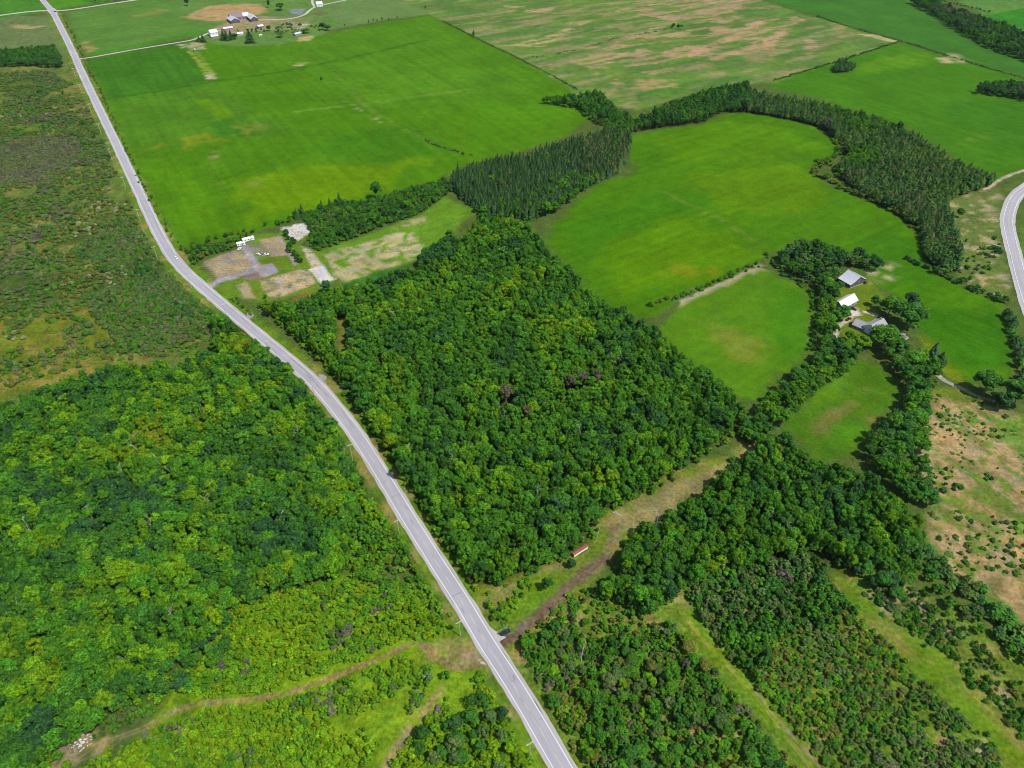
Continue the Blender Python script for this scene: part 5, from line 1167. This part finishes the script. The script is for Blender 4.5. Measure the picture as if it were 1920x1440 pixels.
def building(name, label, a, b, rh, eh, hw, wall, roof, cat, over=.4, curve=0.0, ext=(0, 0), doors=1, wins=2, chimney=False, hw2=None, group=None):
    """gabled building under the ridge traced from a to b (at ridge height)"""
    A, B = G(*a, rh), G(*b, rh); d = B-A; L0 = np.linalg.norm(d); d /= L0
    A, B = A-d*ext[0], B+d*ext[1]; C = (A+B)/2; L = np.linalg.norm(B-A)/2; hw2 = hw2 or hw
    root = empty(name, (C[0], C[1], 0), math.atan2(d[1], d[0])); tag(root, label, cat, group)
    gp = lambda s, h: [(s*h*t, rh + (eh-rh)*t - curve*math.sin(math.pi*t*h/(h+over)) - .25) for t in (1, .75, .5, .25)]
    w = Mesh().prism([(-hw, -.2), (hw2, -.2)] + gp(1, hw2) + [(0, rh-.25)] + gp(-1, hw)[::-1], -L, L).build('wall', wall, root)
    Mesh().box((0, (hw2-hw)/2, .12), (2*L+.2, hw+hw2+.2, .3)).build('footing', M_STONE, root)
    for s, h in ((-1, hw), (1, hw2)):
        m = Mesh(); n = 5; top = []
        for i in range(n+1):
            t = i/n; y = s*(h+over)*t; z = rh + (eh-rh)*(h+over)/h*t - curve*math.sin(math.pi*t); top.append((y, z))
        prof = top + [(y, z-.14) for y, z in reversed(top)]
        m.prism(prof, -L-over, L+over).build('roof_slope', roof, root)
    Mesh().box((0, 0, rh+.03), (2*L+2*over, .35, .12)).build('ridge_cap', roof, root)
    dr = min(3.2, eh-.3) if cat == 'barn' else 2.1
    for i in range(doors):
        o = Mesh().box((L*(-.45+.9*i), -hw-.04, dr/2), (dr*.95 if cat == 'barn' else .95, .1, dr)).build('door', M_DOOR, root)
        Mesh().box((L*(-.45+.9*i)+.3, -hw-.11, dr/2), (.06, .06, .25)).build('handle', M_GREYB, o)
    for i in range(wins):
        x = L*(-.75+1.5*(i+.5)/wins) + .9
        for s, h in ((-1, hw), (1, hw2)):
            f = Mesh().box((x, s*(h+.03), eh*.6), (1.1, .1, 1.2)).build('window', M_SIDING, root); Mesh().box((x, s*(h+.09), eh*.6), (.9, .06, 1.0)).build('pane', M_GLASS, f)
    for s in (-1, 1):
        f = Mesh().box((s*(L+.03), 0, eh*.75+.6), (.1, 1.0, 1.1)).build('window', M_SIDING, root); Mesh().box((s*(L+.09), 0, eh*.75+.6), (.06, .8, .9)).build('pane', M_GLASS, f)
    if chimney: Mesh().box((L*.55, .3, rh+.4), (.8, .8, 1.9)).box((L*.55, .3, rh+1.4), (.95, .95, .15)).build('chimney', M_BRICK, root)
    return root
building('barn', 'large old barn with pale tin roof and dark boards', (1591,505.5), (1614,518), 8.0, 3.4, 9.2, M_BOARD, M_TIN, 'barn', curve=.5, doors=1, wins=1, hw2=8.4)
building('barn', 'smaller barn with bright white tin roof beside the gravel apron', (1573.5,565.5), (1601.5,550), 6.2, 2.8, 4.4, M_GREYB, M_TINW, 'barn', doors=2, wins=2)
building('farmhouse', 'grey shingled farmhouse under the big maples', FY((840,868))[0], FY((965,800))[0], 8.0, 4.4, 5.2, M_SIDING, M_SHING, 'house', ext=(0,1.5), doors=1, wins=3, chimney=True)
building('garage', 'grey shingled garage joined to the left of the farmhouse', FY((665,795))[0], FY((800,850))[0], 5.4, 2.7, 4.6, M_GREYB, M_SHING, 'garage', doors=2, wins=1)
building('link_wing', 'low grey roofed wing between garage and farmhouse', FY((775,868))[0], FY((850,835))[0], 4.6, 2.9, 3.0, M_GREYB, M_SHING, 'house wing', doors=0, wins=1)
building('barn', 'long far barn with purplish brown roof', (428,26), (452,23), 10.0, 5.0, 6.5, M_GREYB, M_PURP, 'barn', doors=2, wins=2)
building('barn', 'white roofed end barn joined to the long far barn', (453,24), (464,22.5), 9.0, 5.0, 6.0, M_GREYB, M_TINW, 'barn', doors=1, wins=1)
building('barn', 'left wing barn of the far yard with pale tin roof', (431.5,28), (440,34), 8.0, 4.5, 7.0, M_BOARD, M_TIN, 'barn', doors=1, wins=1)
building('barn', 'right wing barn of the far yard with pale tin roof', (467.5,24), (476,31), 8.0, 4.5, 6.0, M_BOARD, M_TIN, 'barn', doors=1, wins=1)
building('farmhouse', 'far white roofed farmhouse at the end of the lane', (391,56), (405,54), 8.5, 5.2, 5.5, M_SIDING, M_TINW, 'house', doors=1, wins=2)
building('porch', 'low white roofed porch before the far farmhouse', (395,66.5), (408,65), 3.6, 2.6, 3.4, M_GREYB, M_TINW, 'porch', doors=0, wins=1)
building('shed', 'long white roofed shed right of the far farmhouse', (418,51), (435,49), 4.6, 3.2, 3.8, M_GREYB, M_TINW, 'shed', doors=1, wins=1)
building('shed', 'pale blue shed with white roof behind the far spruces', (444,60.5), (455,59.5), 4.2, 2.8, 3.4, M_BLUE, M_TINW, 'shed', doors=1, wins=1)
building('shed', 'square white roofed shed at the right of the far yard', (482,47), (492,45.5), 5.0, 3.6, 4.4, M_GREYB, M_TINW, 'shed', doors=1, wins=1)
building('hut', 'tiny white roofed hut on the edge of the hay field', (485.5,64.5), (491,64), 2.6, 1.9, 1.8, M_SIDING, M_TINW, 'hut', doors=1, wins=1)
building('shed', 'grey roofed shed at the right end of the far yard', (551,62), (562,59), 4.0, 2.6, 3.2, M_GREYB, M_TIN, 'shed', doors=1, wins=1)
building('farmhouse', 'white house beyond the lane at the top', (592,3), (603,2), 8.0, 4.6, 4.5, M_SIDING, M_TINW, 'house', doors=1, wins=2)

# ------------------------------------------------------------------ trailers, vehicles
M_WPAINT = plain('white_paint', (.80,.80,.80), .35, vary=.05, spec=.5); M_RED = plain('rusty_red_paint', (.26,.075,.050), .85, vary=.4, scale=.7); M_TYRE = plain('tyre_rubber', (.025,.025,.025), .85)
M_HUB = plain('wheel_metal', (.45,.45,.46), .4, .6); M_LAMP = plain('lamp_glass', (.75,.75,.72), .2, spec=.6); M_TAIL = plain('tail_lamp', (.35,.02,.02), .3)
def wheel_on(root, x, y, r_, w=.24):
    t = Mesh().tube((x, y-w/2, r_), (x, y+w/2, r_), r_, r_, 14).build('wheel', M_TYRE, root)
    Mesh().tube((x, y-w/2-.012, r_), (x, y+w/2+.012, r_), r_*.58, r_*.58, 10).build('rim', M_HUB, t)
def trailer(name, label, c, ang_, L, W, H, wall, roof, end=None, wheels=1, box=False):
    root = empty(name, (c[0], c[1], 0), ang_); tag(root, label, 'trailer')
    z0 = .55
    b = Mesh(); k = .22
    b.prism([(-W/2, z0), (W/2, z0), (W/2, H-k), (W/2-.12, H-.06), (-W/2+.12, H-.06), (-W/2, H-k)], -L/2, L/2).build('body', wall, root)
    m = Mesh(); prof = [(W/2*math.cos(a)*1.02, H-k+.12+.26*math.sin(a)) for a in np.linspace(0, math.pi, 9)]; m.prism(prof, -L/2-.05, L/2+.05).build('roof', roof, root)
    Mesh().box((0, 0, .45), (L*.98, W*.7, .18)).build('chassis', M_TYRE, root)
    for x in ((-.5, .5) if wheels else ()):
        for y in (-W/2+.05, W/2-.05): wheel_on(root, x, y, .38)
    Mesh().tube((L/2-.2, 0, .5), (L/2+1.3, 0, .5), .06).build('hitch', M_TYRE, root)
    if end is not None: Mesh().box((-L/2-.03, 0, (H+z0)/2), (.08, W*.86, (H-z0)*.84)).build('end_door', end, root)  # dark panel standing in for the shade of the open end
    if not box:
        for x in (-L*.3, 0, L*.3):
            f = Mesh().box((x, -W/2-.03, H*.62), (1.0, .08, .7)).build('window', M_GLASS, root)
        Mesh().box((L*.15, -W/2-.04, H*.45+.15), (.7, .08, 1.75)).build('door', M_GREYB, root)
        Mesh().box((L*.22, .1, H+.22), (.8, .8, .2)).build('roof_vent', M_TYRE, root)
    return root
trailer('camper_trailer', 'long white trailer with a dark roof vent behind the lot', G(465,447.5,2), math.radians(31), 9.6, 3.0, 3.1, M_WPAINT, M_WPAINT)
trailer('camper_trailer', 'shorter white trailer left of the long one in the lot', G(451.5,456,2), math.radians(25), 6.8, 3.0, 3.0, M_WPAINT, M_WPAINT)
trailer('storage_trailer', 'long red roofed trailer with white side in the clearing', G(1087.5,1031.5,1.6), math.radians(37), 9.2, 1.9, 2.0, M_WPAINT, M_RED, M_DOOR, box=True)

CARMAT = {}
def car(label, px, ang_, col, shape='car', name=None):
    key = tuple(col)
    if key not in CARMAT: CARMAT[key] = plain('car_paint_%d' % len(CARMAT), col, .3, .15, vary=.04, spec=.6)
    mt = CARMAT[key]; x, y = G(*px)
    root = empty(name or {'car': 'parked_car', 'pickup': 'pickup_truck'}[shape], (x, y, .34 if name else .2), ang_); tag(root, label, 'pickup' if shape == 'pickup' else 'car')
    L, W = (4.7, 1.84) if shape == 'car' else (5.5, 1.95)
    def loft(secs, nm, mat, parent):
        V, F = [], []
        for xx, prof in secs: V += [(xx, yy, zz) for yy, zz in prof]
        n = len(secs[0][1])
        for i in range(len(secs)-1):
            for j in range(n): F.append((i*n+j, i*n+(j+1) % n, (i+1)*n+(j+1) % n, (i+1)*n+j))
        F += [tuple(range(n-1, -1, -1)), tuple(range((len(secs)-1)*n, len(secs)*n))]
        return link_mesh(nm, V, F, mat, parent)
    def sec(w, zb, zt): return [(-w*.9, zb), (w*.9, zb), (w, zb+.2), (w, zt-.14), (w*.88, zt), (-w*.88, zt), (-w, zt-.14), (-w, zb+.2)]
    h = W/2
    if shape == 'car':
        body = loft([(-L/2, sec(h*.86, .4, .86)), (-L/2+.25, sec(h*.97, .28, .98)), (-1.2, sec(h, .25, 1.0)), (.9, sec(h, .25, .98)), (1.9, sec(h*.97, .27, .88)), (L/2-.12, sec(h*.88, .32, .74)), (L/2, sec(h*.78, .4, .64))], 'body', mt, root)
        cab = [(-1.95, .93, .78), (-1.35, 1.45, .72), (.15, 1.48, .72), (1.05, .96, .8)]
    else:
        body = loft([(-L/2, sec(h*.95, .45, 1.05)), (-.9, sec(h, .35, 1.08)), (.9, sec(h, .35, 1.06)), (2.2, sec(h*.98, .38, 1.02)), (L/2, sec(h*.85, .45, .85))], 'body', mt, root)
        Mesh().box((-1.75, 0, 1.07), (1.7, W*.78, .06)).build('cargo_bed', M_TYRE, root)
        cab = [(-.95, 1.05, .82), (-.75, 1.75, .75), (.7, 1.78, .75), (1.45, 1.05, .82)]
    g = Mesh(); V = [(xx, s*h*k*(1.0 if zz < 1.1 else 1), zz) for xx, zz, k in cab for s in (-1, 1)]
    n = len(cab); F = [(2*i, 2*i+1, 2*i+3, 2*i+2) for i in range(n-1)] + [tuple(2*i for i in range(n)), tuple(2*i+1 for i in range(n-1, -1, -1)), (0, 2*n-2, 2*n-1, 1)]
    g.add(V, F).build('windows', M_GLASS, root)
    x1, z1, k1 = cab[1]; x2, z2, k2 = cab[2]
    Mesh().box(((x1+x2)/2, 0, max(z1, z2)+.02), (x2-x1+.1, W*k1*.97, .07), taper=.93).build('roof', mt, root)
    for xx in (-L*.29, L*.30):
        for s in (-1, 1): wheel_on(root, xx, s*(h-.08), .34 if shape == 'car' else .39)
    for s in (-1, 1):
        Mesh().box((L/2-.06, s*h*.62, .62 if shape == 'car' else .8), (.1, .36, .14)).build('headlight', M_LAMP, root)
        Mesh().box((-L/2+.0, s*h*.7, .75 if shape == 'car' else .92), (.08, .26, .16)).build('tail_light', M_TAIL, root)
    return root
def heading(a, b): return ang(a, b)
car('dark blue car parked on the gravel beside the main road', (948,1187), math.radians(32), (.012,.017,.035))
car('white car driving on the road past the building lot', (331,485), heading((320,471),(345,503)), (.8,.8,.8), name='moving_car')
car('white car driving on the far straight stretch of the road', (133.5,99), heading((131,90),(136,102)), (.8,.8,.8), name='moving_car')
car('dark car waiting at the far crossroads', (104,22.5), heading((96,21),(112,20)), (.02,.02,.035), name='moving_car')
car('dark car parked before the small barn', (1600,580.5), heading((1594,577),(1606,583)), (.012,.014,.02))
car('dark red pickup on the curved farm drive', (1590.5,600), heading((1585,602.5),(1596,597)), (.14,.012,.014), 'pickup')
car('white car parked beside the left white trailer', (449,468), math.radians(70), (.8,.8,.8))
car('white wrecked car among the junk in the lot', (485,478), math.radians(140), (.78,.78,.76))
car('pale wrecked pickup among the junk in the lot', (498,479), math.radians(20), (.74,.73,.70), 'pickup')
car('rusty orange car between two wrecks in the lot', (492,477), math.radians(100), (.45,.17,.07))
car('dark truck parked on the grass of the far farm', (538,44), math.radians(20), (.03,.03,.05), 'pickup')
car('white truck at the end of the hay field track', (365.5,94), heading((362,88),(368,97)), (.8,.8,.8), 'pickup')

# ------------------------------------------------------------------ power line along the road
M_POLE = plain('weathered_pole', (.42,.38,.33), .9, vary=.2); M_WIRE = plain('wire', (.30,.30,.31), .5, .5); M_INS = plain('insulator', (.6,.6,.6), .3)
BASES = [(1070,1560),(993,1418),(863,1192),(748.5,1002),(660.6,860),(590.6,746),(505,664),(425,594),(359,540),(295,485),(263,414),(236,352),(210,298),(190,250),(172,212),(154,175),(142,144)]
NEAR = ['at the bottom edge','below the brown left track','opposite the parked dark car','beside the bright thicket left of the road','at the wood edge left of the road bend','next to the small pull-off on the road bend',
        'beside the young trees left of the road','where the scrub meets the wood','opposite the gravel drive of the lot','in the scrub opposite the white car']
tops = []; BG = [G(*b) for b in BASES]
for i, b in enumerate(BG):
    d = BG[min(i+1, len(BG)-1)] - BG[max(i-1, 0)]; a = math.atan2(d[1], d[0]); H = 11.0
    if i == 0: tops.append((b, a, H)); continue
    root = empty('utility_pole', (b[0], b[1], 0), a)
    lab = f'weathered utility pole with crossarm {NEAR[i]}' if i < len(NEAR) else ['weathered utility pole first beyond the road curve','weathered utility pole second beyond the road curve','weathered utility pole third beyond the road curve','weathered utility pole fourth beyond the road curve','weathered utility pole fifth beyond the road curve','weathered utility pole sixth beyond the road curve','weathered utility pole nearest the far farm lane'][i-len(NEAR)]
    tag(root, lab, 'utility pole', 'utility poles along the road')
    Mesh().tube((0, 0, -.3), (0, 0, H), .22, .15, 8).build('pole', M_POLE, root)
    Mesh().box((.1, 0, H-.5), (.18, 3.4, .2)).build('crossarm', M_INS, root)
    for y in (-1.45, -.5, .5, 1.45): Mesh().tube((.1, y, H-.42), (.1, y, H-.16), .07, .05, 6).build('insulator', M_INS, root)
    tops.append((b, a, H))
for w, (y, lab) in enumerate([(-1.45,'outer power wire strung along the poles on the scrub side'),(1.45,'outer power wire strung along the poles on the road side'),(.5,'inner power wire strung along the pole crossarms')]):
    m = Mesh()
    for (b0, a0, H0), (b1, a1, H1) in zip(tops[:-1], tops[1:]):
        p = Vector((b0[0]-math.sin(a0)*y, b0[1]+math.cos(a0)*y, H0-.15)); q = Vector((b1[0]-math.sin(a1)*y, b1[1]+math.cos(a1)*y, H1-.15)); prev = p
        for t in np.linspace(0, 1, 7)[1:]:
            c = p.lerp(q, t); c.z -= 4*t*(1-t)*.9; m.tube(prev, c, .022, .022, 4); prev = c
    tag(m.build('power_wire', M_WIRE), lab, 'wire')
b = G(1119.5,1007); root = empty('flag_pole', (b[0], b[1], 0)); root.rotation_euler = (0, math.radians(6), 0); tag(root, 'thin pale pole standing in the clearing near the red roofed trailer', 'pole')
Mesh().tube((0, 0, -.2), (0, 0, 7.5), .09, .05, 6).build('pole', M_SIDING, root); Mesh().box((0, 0, .2), (.4, .4, .4)).build('base', M_STONE, root)
for k, (a_, b_, lab) in enumerate([((1150,961),(1168,968),'long pale fallen log at the top of the clearing'),((1153,959),(1164,966),'shorter fallen log beside the long one in the clearing')]):
    P0, P1 = G(*a_), G(*b_); m = Mesh().tube((*P0, .22), (*P1, .18), .2, .13, 8)
    for j in range(4):
        t = .25+.18*j; c = P0+(P1-P0)*t; m.tube((*c, .25), (c[0]+.5*(-1)**j, c[1]+.4, .75), .06, .02, 4)
    tag(m.build('fallen_log', M_DEADWOOD), lab, 'log')

# ------------------------------------------------------------------ stone heaps
M_ROCK = plain('pale_rock', (.54,.52,.49), .9, vary=.2, scale=2)
M_ROCK2 = plain('tan_rock', (.50,.44,.36), .9, vary=.2, scale=2)
stones = []
for i in range(5):
    rs = np.random.default_rng(300+i); v = ICO_V*rs.uniform(.65, 1.15, (len(ICO_V), 1))*[1, .8, .6]
    for mt in (M_ROCK, M_ROCK2):
        me = bpy.data.meshes.new('stone'); me.from_pydata(v.tolist(), [], ICO_F); me.update(); me.materials.append(mt); stones.append(me)
def heap(label, px, rx, ry, n, s0, s1, seed, hgt):
    b = G(*px); root = empty('stone_heap', (b[0], b[1], 0)); tag(root, label, 'stone heap'); rs = np.random.default_rng(seed)
    for i in range(n):
        a, q = rs.uniform(0, 6.28), rs.uniform(0, 1)**.6; o = bpy.data.objects.new('stone', stones[int(rs.integers(0, 10)) if rs.uniform() < .5 else 2*int(rs.integers(0, 5))]); ROOT.objects.link(o); o.parent = root
        s = rs.uniform(s0, s1)*(1.15-q*.5); o.location = (math.cos(a)*q*rx, math.sin(a)*q*ry, max(.1, hgt*(1-q))*rs.uniform(.3, 1)); o.scale = (s, s, s*.8); o.rotation_euler = tuple(rs.uniform(0, 6.28, 3))
heap('heap of pale broken rocks by the dry track', (152,1390), 4.5, 4.2, 70, .3, .85, 1, 1.0)
heap('spread of white rubble at the corner of the building lot', (561,438), 9, 12, 150, .35, 1.0, 2, 1.2)
heap('small heap of pale stones at the end of the red roofed trailer drive', (944,1176), 4, 3, 40, .15, .4, 3, .3)
heap('low heap of junk stones below the brown patch of the lot', (562,571), 2.5, 2.5, 30, .25, .6, 4, .6)
heap('small pile of rubble among the far farm sheds', (572,47), 10, 8, 60, .4, 1.1, 5, .6)

# ------------------------------------------------------------------ air
hz = link_mesh('haze', [(x, y, z) for z in (-1.5, 300) for x, y in ((-9500, -3500), (9500, -3500), (9500, 14500), (-9500, 14500))], [(3,2,1,0),(4,5,6,7),(0,1,5,4),(1,2,6,5),(2,3,7,6),(3,0,4,7)], [])
hm = bpy.data.materials.new('haze'); hm.use_nodes = True; ht = hm.node_tree; ht.nodes.clear()
ho = ht.nodes.new('ShaderNodeOutputMaterial'); hv = ht.nodes.new('ShaderNodeVolumePrincipled')
hv.inputs['Color'].default_value = (.86, .92, 1.0, 1); hv.inputs['Density'].default_value = 1.4e-5; hv.inputs['Anisotropy'].default_value = .2
ht.links.new(hv.outputs[0], ho.inputs['Volume']); hz.data.materials.append(hm); hz['kind'] = 'stuff'; hz['label'] = 'thin summer haze over the land'
